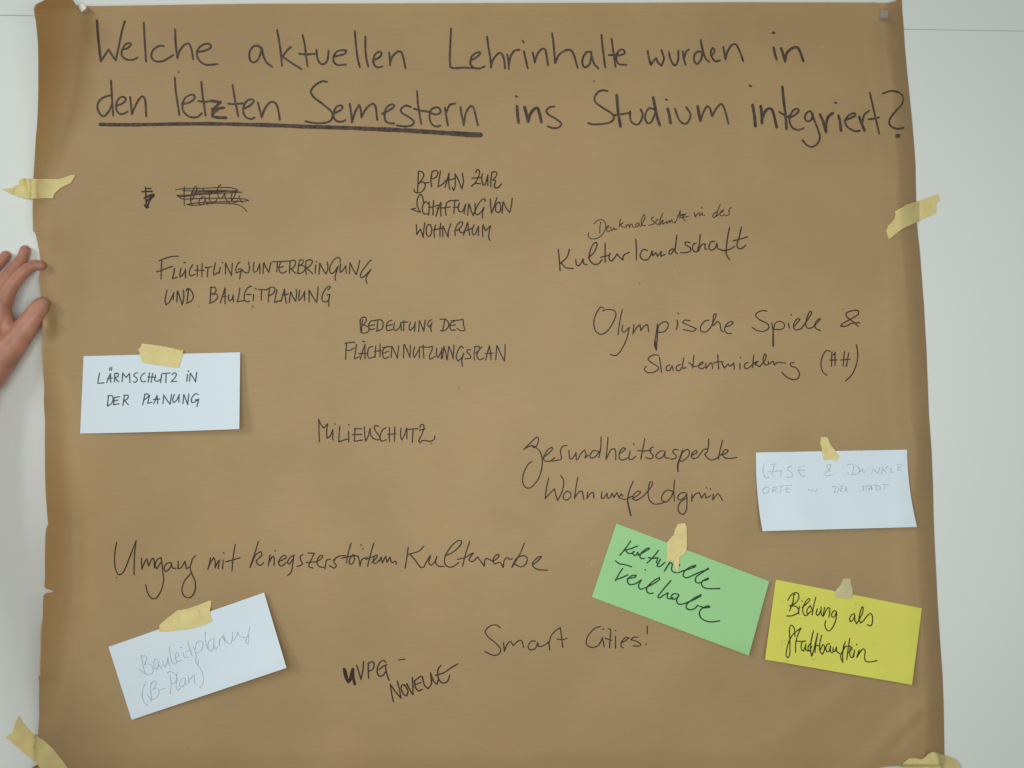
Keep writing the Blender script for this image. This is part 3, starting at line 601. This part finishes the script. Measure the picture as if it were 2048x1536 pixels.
write('handwritten_phrase', paper, INK, 2.34, [
 (*K4, "735,930 710,920 680,960 655,1030 665,1105 710,1138 760,1115 810,1040 832,975 810,945 760,940 725,950;882,940 865,1020 848,1140;885,1065 880,1110 900,1120 935,1085;940,1080 915,1180 870,1270 830,1308 788,1300;975,1060 968,1135;970,1130 1000,1080 1025,1062 1030,1110;1030,1110 1060,1070 1085,1060 1095,1120;1165,1055 1150,1150 1140,1220 1155,1265;1155,1265 1160,1190 1170,1080 1200,1045 1240,1040 1250,1075 1220,1115 1165,1125;1320,1025 1325,1060 1312,1100;1328,970 1334,976;1425,1030 1380,1025 1365,1045 1420,1070 1475,1095 1450,1115 1370,1100;1575,1025 1540,1035 1510,1075 1510,1110 1550,1120 1590,1085;1590,1080 1630,1000 1632,975 1615,978 1605,1050 1610,1070;1615,1065 1645,1035 1665,1060 1670,1100 1690,1120;1705,1080 1750,1065 1770,1045 1750,1035 1715,1060 1700,1100 1720,1130 1755,1132"),
 (*O4, "1015,250 985,243 940,260 925,285 960,320 1020,350 1030,385 990,410 940,405 898,380;1055,345 1065,420 1065,530;1065,420 1080,350 1115,330 1150,345 1155,375 1130,395 1075,395;1185,345 1195,385;1205,275 1212,280;1230,375 1260,340 1280,315 1260,310 1235,340 1228,380 1250,400 1290,390;1290,390 1340,320 1375,260 1360,248 1340,290 1325,350 1340,385 1380,380;1385,375 1425,335 1445,310 1425,315 1400,350 1405,385 1445,405;1745,370 1700,330 1655,295 1650,265 1700,245 1745,245 1745,275 1690,310 1620,350 1605,370 1650,368 1700,345 1760,342"),
 (*O4, "150,605 120,598 85,610 65,635 90,660 140,690 150,710 110,738 60,740 35,715 50,690;155,620 165,680 172,740;240,680 215,690 210,720 235,725 255,690;258,685 265,725;325,675 295,690 290,720 315,725 335,700;352,625 340,680 345,710 370,700;432,602 425,660 420,705;390,660 430,690 470,685;470,685 500,670 505,655 480,665 470,700 495,710 520,695;525,665 530,710;535,700 560,665 575,665 580,710;622,598 625,660 630,712;590,665 620,655 665,655;655,665 675,705 705,670 720,690 750,665 755,712;800,665 800,715;803,618 807,624;865,660 840,670 835,700 855,710 885,690;910,600 905,650 900,700;885,690 920,660 945,650 920,675 960,695;960,690 1000,640 1010,600 995,590 985,640 1000,680 1020,675;1025,650 1030,675 1055,655 1065,650 1075,680 1100,660 1165,665;1230,660 1205,665 1210,690 1245,700 1275,745 1265,785 1230,798 1180,780 1135,740;1520,570 1490,565 1460,610 1448,670 1460,730 1495,762;1535,575 1532,690;1560,580 1560,685;1518,640 1575,640;1545,600 1565,580;1635,572 1625,690;1670,585 1650,692;1605,640 1680,635;1730,515 1742,580 1735,660 1700,750 1645,808"),
 (*O4, "1065,430 1065,530;120,480 130,560", 3.2)], label='black cursive writing Olympische Spiele & Stadtentwicklung (HH)')
G4 = (1024, 800, 4)
write('handwritten_phrase', paper, INK, 2.34, [
 (*G4, "160,362 120,380 95,395;95,395 150,340 200,295 212,310 205,350 180,382 160,365;160,365 185,375 225,415 242,480 235,560 205,640 150,700 110,700 85,655 95,580 125,520 158,490;245,465 290,430 325,390 318,378 285,400 255,450 260,485 300,490 345,460;320,490 360,482 395,472 390,435 388,400 405,372 440,362;455,405 460,465 480,472 510,430;512,420 515,480;527,478 550,430 580,400 592,430 585,465 610,440;690,410 650,405 625,440 630,465 665,455 700,410;712,295 710,380 695,460;768,300 760,400 750,475;755,470 790,400 820,390 830,430 830,480;855,430 890,410 910,390 888,382 860,420 860,470 890,480 930,460;945,410 935,470 960,475 990,450;970,350 978,356;1062,310 1045,400 1030,475;1005,405 1060,408 1115,400;1130,375 1105,390 1110,420 1130,450 1110,470 1070,460;1210,405 1175,415 1150,450 1175,470 1210,450 1225,410;1225,410 1225,460 1260,465;1330,400 1300,395 1285,415 1310,440 1310,465 1270,475;1365,400 1340,470 1325,520 1328,570;1345,470 1365,420 1400,395 1420,410 1410,450 1370,485 1340,490;1440,440 1475,425 1478,405 1455,410 1435,445 1450,470 1490,455;1490,455 1530,400 1560,390 1562,415 1540,432;1572,312 1574,350 1568,392;1540,432 1570,470 1605,480 1645,460;1685,322 1665,400 1650,475;1650,455 1680,430;1680,440 1715,425 1730,405 1705,395 1685,430 1700,460 1740,468 1800,460"),
 (*G4, "292,625 275,710 265,790;265,790 300,750 340,710 350,760 365,805;365,805 405,720 412,640 388,605;445,730 420,745 410,785 435,800 465,780 470,745 440,728;525,620 510,710 500,790;500,785 535,735 560,730 570,770 575,795;605,735 600,790;602,785 630,745 650,740 655,785;720,735 715,785 735,785 760,745;760,745 765,785 785,780 800,745;800,745 815,780 840,740;840,740 855,780 875,750 885,770;970,650 940,720 925,800 935,860 950,925;860,785 905,795 960,770;960,790 1010,760 1030,735 1003,730 970,765 970,795 1000,800 1050,770;1050,770 1110,700 1125,660 1105,655 1090,720 1095,790 1130,830 1180,830 1230,815;1285,730 1245,720 1205,755 1198,800 1235,815 1270,780 1290,735;1300,640 1295,720 1298,810;1390,740 1350,745 1325,780 1340,800 1380,780 1398,750;1398,750 1400,800 1395,880 1370,915 1335,895 1330,850 1355,810 1400,785;1440,755 1438,810;1440,790 1470,750 1500,740;1500,745 1515,785 1540,750;1545,745 1550,785 1590,765;1555,700 1560,706;1585,708 1590,714;1610,750 1605,800;1608,795 1645,750 1660,760 1685,805"),
 (*G4, "1342,470 1326,520 1328,570;925,810 935,860 950,925", 3.2)], label='black cursive writing Gesundheitsaspekte Wohnumfeldgrün')
U4, V4 = (200, 1000, 4), (640, 1000, 4)
write('handwritten_phrase', paper, INK, 2.43, [
 (*U4, "132,340 118,430 120,540 150,598 190,570 240,450 288,325;288,325 275,450 272,598;330,465 335,555;338,545 360,490 375,470 385,520;388,530 415,470 430,470 435,545;490,460 455,480 440,525 455,550 485,500;490,470 500,560 508,640 490,720 450,785 410,785 380,740 365,680;565,500 530,510 512,550 530,572 565,535 572,505;572,505 580,545 610,545;625,490 625,550 650,540 680,490;680,490 690,550 720,530 740,470 765,445;735,490 720,540 735,590 762,660 755,740 715,782 675,770 655,720 675,650 725,590;885,462 872,520 862,555;866,545 890,490 910,460 922,500 920,545;920,540 945,490 955,480 945,550;985,480 980,550;985,420 992,424;1082,355 1065,460 1055,570;1005,495 1060,480 1120,462;1268,330 1240,420 1200,535;1200,540 1245,440 1285,412 1295,440 1250,490 1280,525 1310,500;1360,440 1350,500 1345,525;1350,505 1380,450 1393,460 1392,525;1398,405 1404,409;1425,495 1460,480 1490,460 1475,442 1440,470 1430,510 1450,530 1490,500;1555,440 1520,460 1500,500 1515,515 1548,465;1550,450 1540,520 1530,575 1500,605;1625,435 1603,450 1605,480 1618,515 1575,532;1665,425 1715,425;1715,425 1680,500 1670,530 1705,545;1650,500 1720,495;1725,500 1770,470 1783,445 1760,445 1735,490 1750,530 1790,540"),
 (*V4, "82,475 52,482 40,552;120,478 108,495 130,525 115,545 75,525;108,480 150,450 205,445;248,345 225,430 210,505;175,465 270,445;265,435 240,470 235,510 260,510 275,470 265,440;265,440 300,450;325,358 330,364;340,388 346,392;305,450 315,490 320,530;322,520 335,475 375,460;430,345 405,430 380,530;365,475 430,450;415,500 450,465 460,442 440,445 425,490 440,510 475,480;475,490 490,455 498,505;500,500 525,450 535,500;538,495 560,455 572,500 605,490 610,515;705,380 695,460 680,545;830,370 790,410 705,435;720,435 760,480 805,540 830,538;830,538 860,480 882,445;885,445 870,500 890,525 920,490 935,450;935,450 925,500 950,530 995,530;1000,445 1060,420 1120,365 1132,330 1105,325 1060,360 1010,430 995,490 1015,530 1060,535 1110,500;1198,330 1165,430 1140,530;1100,475 1160,460 1220,425;1230,425 1205,450 1195,485 1225,490 1260,455;1260,455 1285,490 1315,530;1315,530 1325,470 1385,490;1385,490 1425,460 1433,437 1410,440 1385,475 1395,510 1440,500 1465,540;1465,540 1475,480 1500,460 1515,475 1540,470;1635,345 1600,430 1535,540;1535,535 1570,470 1620,445 1655,460 1650,505 1610,535 1560,515;1700,520 1740,490 1773,452 1750,455 1710,490 1700,525 1740,555 1820,562")], label='black cursive writing Umgang mit kriegszerstörtem Kulturerbe')
N4 = (512, 1152, 4)
write('handwritten_phrase', paper, INK, 2.70, [
 (*N4, "705,745 715,800 738,848 770,800 775,745;775,745 775,800 790,865;712,752 725,815;768,760 752,835", 6.0),
 (*N4, "805,715 825,775 840,828;840,828 855,750 860,685;898,695 898,760 900,818;895,700 930,685 945,705 935,745 900,762;1040,690 1015,675 985,700 968,760 985,800 1015,795 1040,760;985,750 1020,720 1045,710;1035,715 1045,780 1065,835;1138,672 1192,665"),
 (*N4, "1075,870 1085,940 1098,1003;1075,868 1115,925 1160,978;1160,978 1145,900 1130,840;1195,880 1170,870 1160,900 1180,945 1205,960 1215,920 1190,870;1205,860 1230,910 1255,950;1255,950 1255,880 1250,810;1320,800 1280,830 1265,840;1268,840 1275,890 1300,920 1330,905;1275,870 1320,850;1330,805 1348,875 1378,902 1403,860 1395,775;1395,775 1420,840 1448,868 1462,820;1480,715 1455,750 1460,820 1490,855 1530,845 1550,795;1435,795 1500,775 1560,735 1615,702")], label='black capitals UVPG - NOVELLE slanting up at the bottom')
S4 = (1024, 1152, 4)
write('handwritten_phrase', paper, INK, 2.34, [
 (*V4, "1443,1022 1410,1000 1360,1008 1322,1050 1345,1095 1405,1145 1445,1195 1430,1232 1385,1242 1318,1212;1468,1140 1475,1212;1475,1205 1500,1150 1525,1133 1545,1165;1545,1165 1590,1125 1612,1125 1630,1180;1725,1130 1690,1130 1665,1170 1680,1198 1720,1190 1742,1140;1742,1140 1750,1170 1790,1165 1830,1135;1830,1135 1838,1200;1830,1150 1850,1085 1885,1045 1922,1020;1922,1020 1932,1090 1942,1180;1895,1112 1940,1118 1975,1106"),
 (*S4, "708,404 660,420 605,485 595,545 640,572 690,555 722,500;722,490 738,565;725,428 735,424;770,420 790,432 785,500 780,575;745,498 800,515;828,480 828,578;826,436 830,440;870,535 905,520 933,495 915,490 880,520 872,560 890,575;1005,490 975,490 950,510 990,520 1030,545 1020,560 970,560;1082,400 1082,462;1072,540 1074,548")], label='black writing Smart Cities! at the bottom')

# writing on the cards
L5 = (150, 680, 5.3333)
write('handwriting', card_noise, INK_GREY, 2.25, [(*L5, "262,352 250,410 242,462;242,462 310,458;378,358 355,410 338,455;378,358 378,400 380,450;345,410 398,405;372,295 368,325;392,290 388,325;425,360 420,450;420,360 455,355 460,385 425,405;428,405 465,448;508,352 502,445;508,352 545,400 580,355;580,355 585,455;668,350 640,355 628,380 655,405 665,430 640,452 620,445;745,352 715,370 700,410 715,445 755,440;795,350 780,450;828,355 812,450;775,395 860,398;858,370 850,430 880,440 908,420;925,360 912,455;935,358 1015,352;972,358 968,455;1035,370 1055,350 1080,360 1070,395 1025,445;1025,445 1085,440;1200,365 1192,440;1210,325 1212,340;1230,355 1220,440;1230,355 1260,400 1285,448;1285,448 1298,345;355,600 345,700;350,595 395,595 405,640 385,680 345,708;420,610 410,690 470,680;420,612 478,605;412,650 460,640;525,600 510,700;520,590 565,590 560,625 520,650;530,648 568,690;745,580 722,690;740,580 775,575 780,605 735,640;795,590 775,675 820,665;875,590 840,680;875,590 882,680;835,635 905,630;945,590 938,680;945,585 980,640 1015,685;1015,685 1030,580;1060,580 1040,640 1055,668 1085,640 1110,585;1110,580 1108,665;1160,580 1150,680;1160,580 1180,630 1200,690;1200,690 1215,575;1315,580 1280,575 1245,620 1245,665 1280,660 1318,630;1280,640 1320,632 1300,710")], CN.h)
Q5 = (1490, 820, 5.3333)
write('handwriting', card_quiet, PENCIL, 1.15, [(*Q5, "205,570 190,640 205,700 225,725 260,715;270,580 340,575;310,590 295,650 290,700 330,718;245,660 320,655 390,645;388,650 380,712;405,598 412,602;500,600 470,605 455,640 490,660 510,690 490,715 445,715;640,595 590,605 570,640 590,690 600,705 640,705;560,645 640,640;870,600 890,580 915,590 905,625 860,670 840,695 870,702 940,692;870,600 905,650 915,655;1160,600 1145,680;1085,590 1130,575 1190,595 1222,640 1200,675 1140,690 1080,668;1225,630 1225,665 1255,630 1258,665 1290,660;1365,625 1350,680;1365,625 1415,680;1415,680 1440,615;1470,605 1455,680;1525,600 1475,640;1475,640 1520,680;1560,620 1550,665 1590,660;1620,580 1675,578;1640,600 1625,645 1665,640;1625,615 1665,612;230,820 195,840 190,875 215,890 250,870 255,835 230,820;300,825 292,880;295,825 335,822 330,845 300,855;300,855 355,880;355,812 415,810;385,815 380,880;430,808 495,803;455,825 440,870 480,878;425,845 485,840;680,845 690,868;712,845 712,870;715,845 755,870;755,870 770,845;965,825 955,880;930,820 975,815 1000,840 985,870 950,880;1030,815 1015,870 1050,872;1010,840 1050,838;1010,808 1060,810;1075,820 1065,875;1070,820 1090,822 1085,845 1070,850;1070,850 1095,875;1280,815 1250,815 1260,835 1270,855 1228,858;1270,808 1330,805;1300,810 1290,858;1345,805 1315,858;1345,805 1355,858;1320,838 1360,835;1400,810 1395,855;1375,800 1430,810 1450,840 1400,860;1465,795 1535,798;1490,805 1485,840")], CQ.h)
P8 = (260, 1240, 8)
write('handwriting', card_build, PENCIL, 1.15, [(*P8, "180,560 200,680 240,870;175,580 230,570 265,600 255,660 235,710;235,715 300,705 360,750 370,810 340,865 290,875 230,850 140,785;440,640 400,625 380,680 385,760 420,795 450,740 445,650;445,650 460,720 495,770 520,720;520,650 535,720 560,750 590,690 605,590;605,590 615,680 635,740;630,420 640,540 660,640 690,695 720,705 750,670;735,600 770,570 775,525 745,520 725,570 730,630 770,665 820,640;850,520 860,580 890,605 930,590;800,440 835,442;925,340 950,450 995,575;890,500 990,490;1010,420 1050,540 1085,640 1095,735 1055,680 1040,590;1040,470 1060,380 1110,335 1160,360 1165,430 1120,500 1060,530;1205,190 1200,290 1225,410 1260,480 1300,490;1340,300 1290,310 1250,370 1250,450 1290,500 1330,460 1345,310;1345,310 1340,400 1365,475 1400,430;1430,310 1425,425;1425,420 1440,330 1480,260 1500,300 1525,380;1495,235 1520,310 1570,375 1610,375 1635,300 1640,190;1640,200 1640,320 1660,330 1700,260 1730,185;1730,185 1740,240 1790,280 1850,270;1915,115 1890,220 1850,340 1885,390 1900,300 1890,200;250,990 210,1090 195,1200 225,1310 295,1375;335,1000 330,1120 345,1270 325,1305;340,1020 390,970 420,1000 400,1070 360,1110;370,1100 440,1100 465,1160 430,1230 340,1275 270,1185;485,1110 565,1092;640,880 655,1020 645,1180;590,850 640,825 710,850 750,920 740,990 650,1030;755,830 740,950 740,1090 775,1125 800,1090;880,930 830,940 795,1010 800,1070 850,1060 880,990 885,930;885,930 885,1030 910,1030;930,910 935,1010;930,1020 960,950 1030,880;1030,880 1030,950 1040,1010;1095,720 1150,830 1175,940 1160,1030 1100,1090")], CB.h)
E5 = (1160, 1030, 5.3333)
write('handwriting', card_green, INK_GREEN, 2.7, [(*E5, "540,278 490,350 425,430;615,330 540,360 475,375;480,365 510,405 550,412;550,412 580,390;570,388 562,415 590,432 618,398;618,398 622,430 690,390 738,362 735,350 700,365 650,410 640,450 665,467 690,460;838,378 780,450 715,512;728,455 780,462 830,455;830,460 815,500 830,515 858,475;858,470 820,545;820,545 850,550 905,505;955,505 925,560 900,600;905,590 930,550 965,508 985,525 975,580 1000,610 1050,615 1105,592;1060,525 1062,540;1105,592 1140,585 1230,550 1235,537 1180,552 1115,600 1102,650 1140,670 1200,645;1200,645 1290,605 1370,578 1368,566 1310,610 1240,660 1232,710 1270,725 1310,708;1305,702 1360,688 1370,672 1330,690 1295,725 1310,765 1360,785 1490,785;378,490 420,520 480,530 550,552;455,570 415,630 380,700;375,690 440,670 510,640;505,680 590,662 600,643 545,650 505,700 530,742 590,735;590,735 655,692;655,692 625,750 640,790 690,780;693,583 698,588;690,780 790,730 850,685 845,667 790,700 715,770 715,820 750,838 780,832;970,700 900,780 830,870 850,885 890,855;890,855 940,830;940,830 930,880 960,895 990,880;1050,848 1000,840 970,875 990,900 1040,880 1055,855;1055,855 1030,910 1050,950 1100,950;1100,950 1200,910 1290,865 1290,850 1230,880 1150,940 1132,985 1165,1010 1220,1000 1255,965;1255,965 1330,990 1385,982 1370,968 1320,985 1275,1030 1285,1090 1330,1125 1400,1140 1490,1130")], CG.h)
Y8 = (1536, 1160, 8)
write('handwriting', card_yellow, INK_YELLOW, 2.25, [(*Y8, "410,240 400,350 345,490;415,228 435,232;315,325 370,240 440,200 485,220 490,300 440,370 345,415;345,415 440,420 480,455 490,510 440,550 370,575 300,575;505,420 490,500 490,545;540,335 548,340;545,440 620,380 670,320 663,297 630,310 580,390 555,480 575,555 610,570 650,540;710,490 680,410 640,450 620,510 640,545 690,500;765,275 735,400 705,560;790,460 770,540 800,570 840,500 850,430;850,430 850,540 880,585;905,440 880,580;890,570 940,470 970,440 990,460 975,595;1095,510 1060,490 1020,540 1025,590 1060,590 1095,520;1100,515 1085,640 1040,750 980,815 935,790 910,720 925,650;1385,540 1340,560 1305,620 1320,670 1360,640 1390,560;1390,560 1390,640 1415,700 1450,650;1450,650 1510,530 1525,440 1505,430 1470,540 1455,630 1485,690 1530,650;1530,650 1590,570 1640,535 1670,580 1670,680 1640,735 1590,715;430,900 430,830 410,750 370,725 345,770 345,880 350,990 350,1100 345,1200 320,1245 290,1210 300,1110 340,970 400,870 460,820 530,768;530,768 480,870 445,1000 440,1160;450,975 530,985 600,975;600,980 555,985 530,1050 540,1120 570,1140 600,1050;605,1020 600,1110 640,1140;690,1010 650,1050 640,1110 670,1140 700,1060;725,815 690,980 680,1110 700,1220 730,1130 760,1000 795,850;795,850 770,1000 750,1160;750,1045 830,1050;860,880 830,1010 825,1120;830,1130 880,1030 905,1060 900,1130 870,1190 830,1140;990,1020 950,1030 925,1090 940,1150 975,1140 1000,1060;1000,1050 1000,1140 1030,1170;1040,1080 1040,1150 1070,1140 1095,1070;1095,1070 1100,1140 1150,1180;1240,985 1210,1060 1195,1180 1200,1320 1170,1260 1165,1200 1210,1110 1240,1060;1310,935 1285,1080 1260,1275;1230,1060 1330,1060;1290,1160 1340,1110 1348,1085 1320,1085 1305,1150 1320,1230 1350,1240 1380,1150;1385,1120 1370,1230;1415,1028 1425,1040;1460,1120 1440,1180 1420,1240;1425,1235 1490,1130 1530,1100 1555,1140 1545,1240 1565,1300 1640,1310 1745,1290")], CY.h)
# ------------------------------------------------------------------ the people holding the paper
def capsule_body(chains, blobs, name, material, voxel=.0013):
    """one continuous skin: tapered limbs merged by a voxel remesh, then smoothed"""
    V, Fc = [], []
    def rings(rs):
        # closed lofted body through circles (centre, axis, radius)
        base = len(V); n = 18
        for c, ax, r in rs:
            q = ax.to_track_quat('Z', 'Y')
            for k in range(n):
                V.append(c + q @ Vector((r * math.cos(k * 2 * math.pi / n), r * math.sin(k * 2 * math.pi / n), 0)))
        for i in range(len(rs) - 1):
            for k in range(n):
                a_, b2 = base + i * n + k, base + i * n + (k + 1) % n
                Fc.append((a_, b2, b2 + n, a_ + n))
        Fc.append(tuple(base + k for k in reversed(range(n)))); Fc.append(tuple(base + (len(rs) - 1) * n + k for k in range(n)))
    def ball(c, r):
        z = Vector((0, 0, 1))
        rings([(c + z * (-r * math.cos(t)), z, max(1e-5, r * math.sin(t))) for t in [.08 + k * (math.pi - .16) / 10 for k in range(11)]])
    def cone(p, r1, q, r2):
        if (q - p).length > 1e-6: rings([(p, (q - p).normalized(), r1), (q, (q - p).normalized(), r2)])
    for ch in chains:
        pts = [(P(x, y, h / 1000), r / 1000) for x, y, h, r in ch]
        fine = []
        for i in range(len(pts) - 1):                       # rounded bends instead of kinks
            p0, p1, p2, p3 = pts[max(0, i - 1)], pts[i], pts[i + 1], pts[min(len(pts) - 1, i + 2)]
            for k in range(6):
                t = k / 6
                c = (p1[0] * 2 + (p2[0] - p0[0]) * t + (p0[0] * 2 - p1[0] * 5 + p2[0] * 4 - p3[0]) * t * t + (p1[0] * 3 - p0[0] - p2[0] * 3 + p3[0]) * t ** 3) * .5
                fine.append((c, p1[1] + (p2[1] - p1[1]) * t))
        fine.append(pts[-1])
        for (p, r1), (q, r2) in zip(fine, fine[1:]):
            ball(p, r1); cone(p, r1, q, r2)
        ball(*fine[-1])
    me = bpy.data.meshes.new(name + '_rough'); me.from_pydata([tuple(v) for v in V], [], Fc); me.update()
    o = bpy.data.objects.new(name, me); COL.objects.link(o)
    rm = o.modifiers.new('r', 'REMESH'); rm.mode = 'VOXEL'; rm.voxel_size = voxel; rm.use_smooth_shade = True
    s_ = o.modifiers.new('s', 'SMOOTH'); s_.factor = .5; s_.iterations = 9
    dg = bpy.context.evaluated_depsgraph_get()
    final = bpy.data.meshes.new_from_object(o.evaluated_get(dg))
    o.modifiers.clear(); o.data = final; final.name = name
    bpy.data.meshes.remove(me)
    for p in final.polygons: p.use_smooth = True
    final.materials.clear(); final.materials.append(material)
    return o
HAND = [
 [(12, 511, 7.5, 6.4), (-6, 533, 13, 7.0), (-32, 562, 21, 7.8), (-66, 608, 27, 10)],                 # ring finger
 [(-40, 560, 8, 5.2), (-58, 580, 14, 5.8), (-80, 605, 20, 6.6), (-100, 645, 25, 8.5)],               # little finger
 [(50.5, 500, 7, 6.4), (43, 519, 10.5, 7.1), (20, 547, 18, 8.0), (-8, 575, 25, 9.0), (-42, 618, 29, 11)],   # middle finger
 [(82, 531, 14.5, 6.4), (66, 532, 16.5, 7.3), (44, 546, 22, 8.0), (21, 574, 26, 9.4), (2, 612, 29, 12.4)],   # index finger
 [(83.5, 608.5, 19, 9.6), (76, 621, 21, 12.0), (62, 641, 23, 13.2), (39, 672, 25, 15.2), (8, 710, 27, 19), (-28, 752, 31, 23)],   # thumb
 [(2, 612, 29, 12), (-8, 655, 29, 14), (-25, 700, 30, 18), (-45, 755, 33, 23)],
 [(-42, 618, 29, 11), (-45, 690, 31, 17), (-55, 760, 35, 24)],
 [(-66, 608, 27, 10.5), (-68, 690, 31, 17), (-70, 760, 35, 24)],
 [(-100, 645, 25, 9.5), (-92, 710, 30, 16), (-80, 770, 35, 22)],
 [(8, 625, 27, 9.5), (14, 650, 26, 10), (32, 664, 25, 11)],                                          # web of the thumb
 [(-50, 755, 34, 26), (-75, 810, 42, 28), (-130, 920, 66, 31), (-230, 1120, 124, 38), (-330, 1330, 190, 42), (-400, 1620, 250, 46)],              # wrist and forearm
]
hand = capsule_body(HAND, [], 'person', SKIN)
tag(hand, 'left hand and forearm of a person pressing down the left edge of the brown paper', 'person')
def nail(body, cx, cy, ang, a, b, lift=.00025, name='fingernail'):
    dg = bpy.context.evaluated_depsgraph_get()
    me = body.data
    bvh = BVHTree.FromPolygons([v.co.copy() for v in me.vertices], [tuple(p.vertices) for p in me.polygons])
    V, Fc, n = [], [], 10
    ok = True
    ca, sa = math.cos(ang), math.sin(ang)
    rings = [(0, 0)] + [(r / 4, k) for r in range(1, 5) for k in range(16)]
    for r, k in rings:
        t = k * math.pi / 8
        # squared-off ellipse
        cx_, cy_ = math.copysign(abs(math.cos(t)) ** .75, math.cos(t)) * a * r, math.copysign(abs(math.sin(t)) ** .75, math.sin(t)) * b * r
        px, py = cx + cx_ * ca - cy_ * sa, cy + cx_ * sa + cy_ * ca
        d = (P(px, py, 0) - cam_pos).normalized()
        hit, nn, _, _ = bvh.ray_cast(cam_pos, d)
        if hit is None: return None
        V.append(hit - d * lift * (1.6 - r * r * 1.4) + nn * .0001)
    for k in range(16): Fc.append((0, 1 + (k + 1) % 16, 1 + k))
    for r in range(3):
        for k in range(16):
            p, q = 1 + r * 16, 1 + (r + 1) * 16
            Fc.append((p + k, p + (k + 1) % 16, q + (k + 1) % 16, q + k))
    return link(name, V, Fc, NAIL, body)
nail(hand, 87.0, 606.5, math.radians(-52), 8.5, 6.5)
tip = capsule_body([[(74, 1544, 12, 8.6), (73, 1560, 16, 9.5), (70, 1590, 26, 10), (66, 1630, 40, 10.5), (60, 1700, 52, 13)], [(60, 1700, 52, 13), (50, 1780, 54, 22), (40, 1880, 60, 26)],
                    [(100, 1600, 34, 8.5), (96, 1650, 46, 9.5), (84, 1710, 54, 13), (60, 1800, 55, 22)], [(36, 1610, 34, 8.5), (38, 1655, 46, 9.5), (40, 1710, 54, 13), (46, 1800, 55, 22)],
                    [(8, 1640, 36, 7.5), (14, 1680, 46, 8.5), (22, 1730, 54, 11), (40, 1820, 55, 20)], [(140, 1700, 36, 9.5), (132, 1745, 44, 11), (100, 1810, 52, 15), (60, 1870, 58, 22)]], [], 'person', SKIN_RED, .0016)
tag(tip, 'reddish fingertip of a hand pressing the tape at the bottom left corner', 'person')
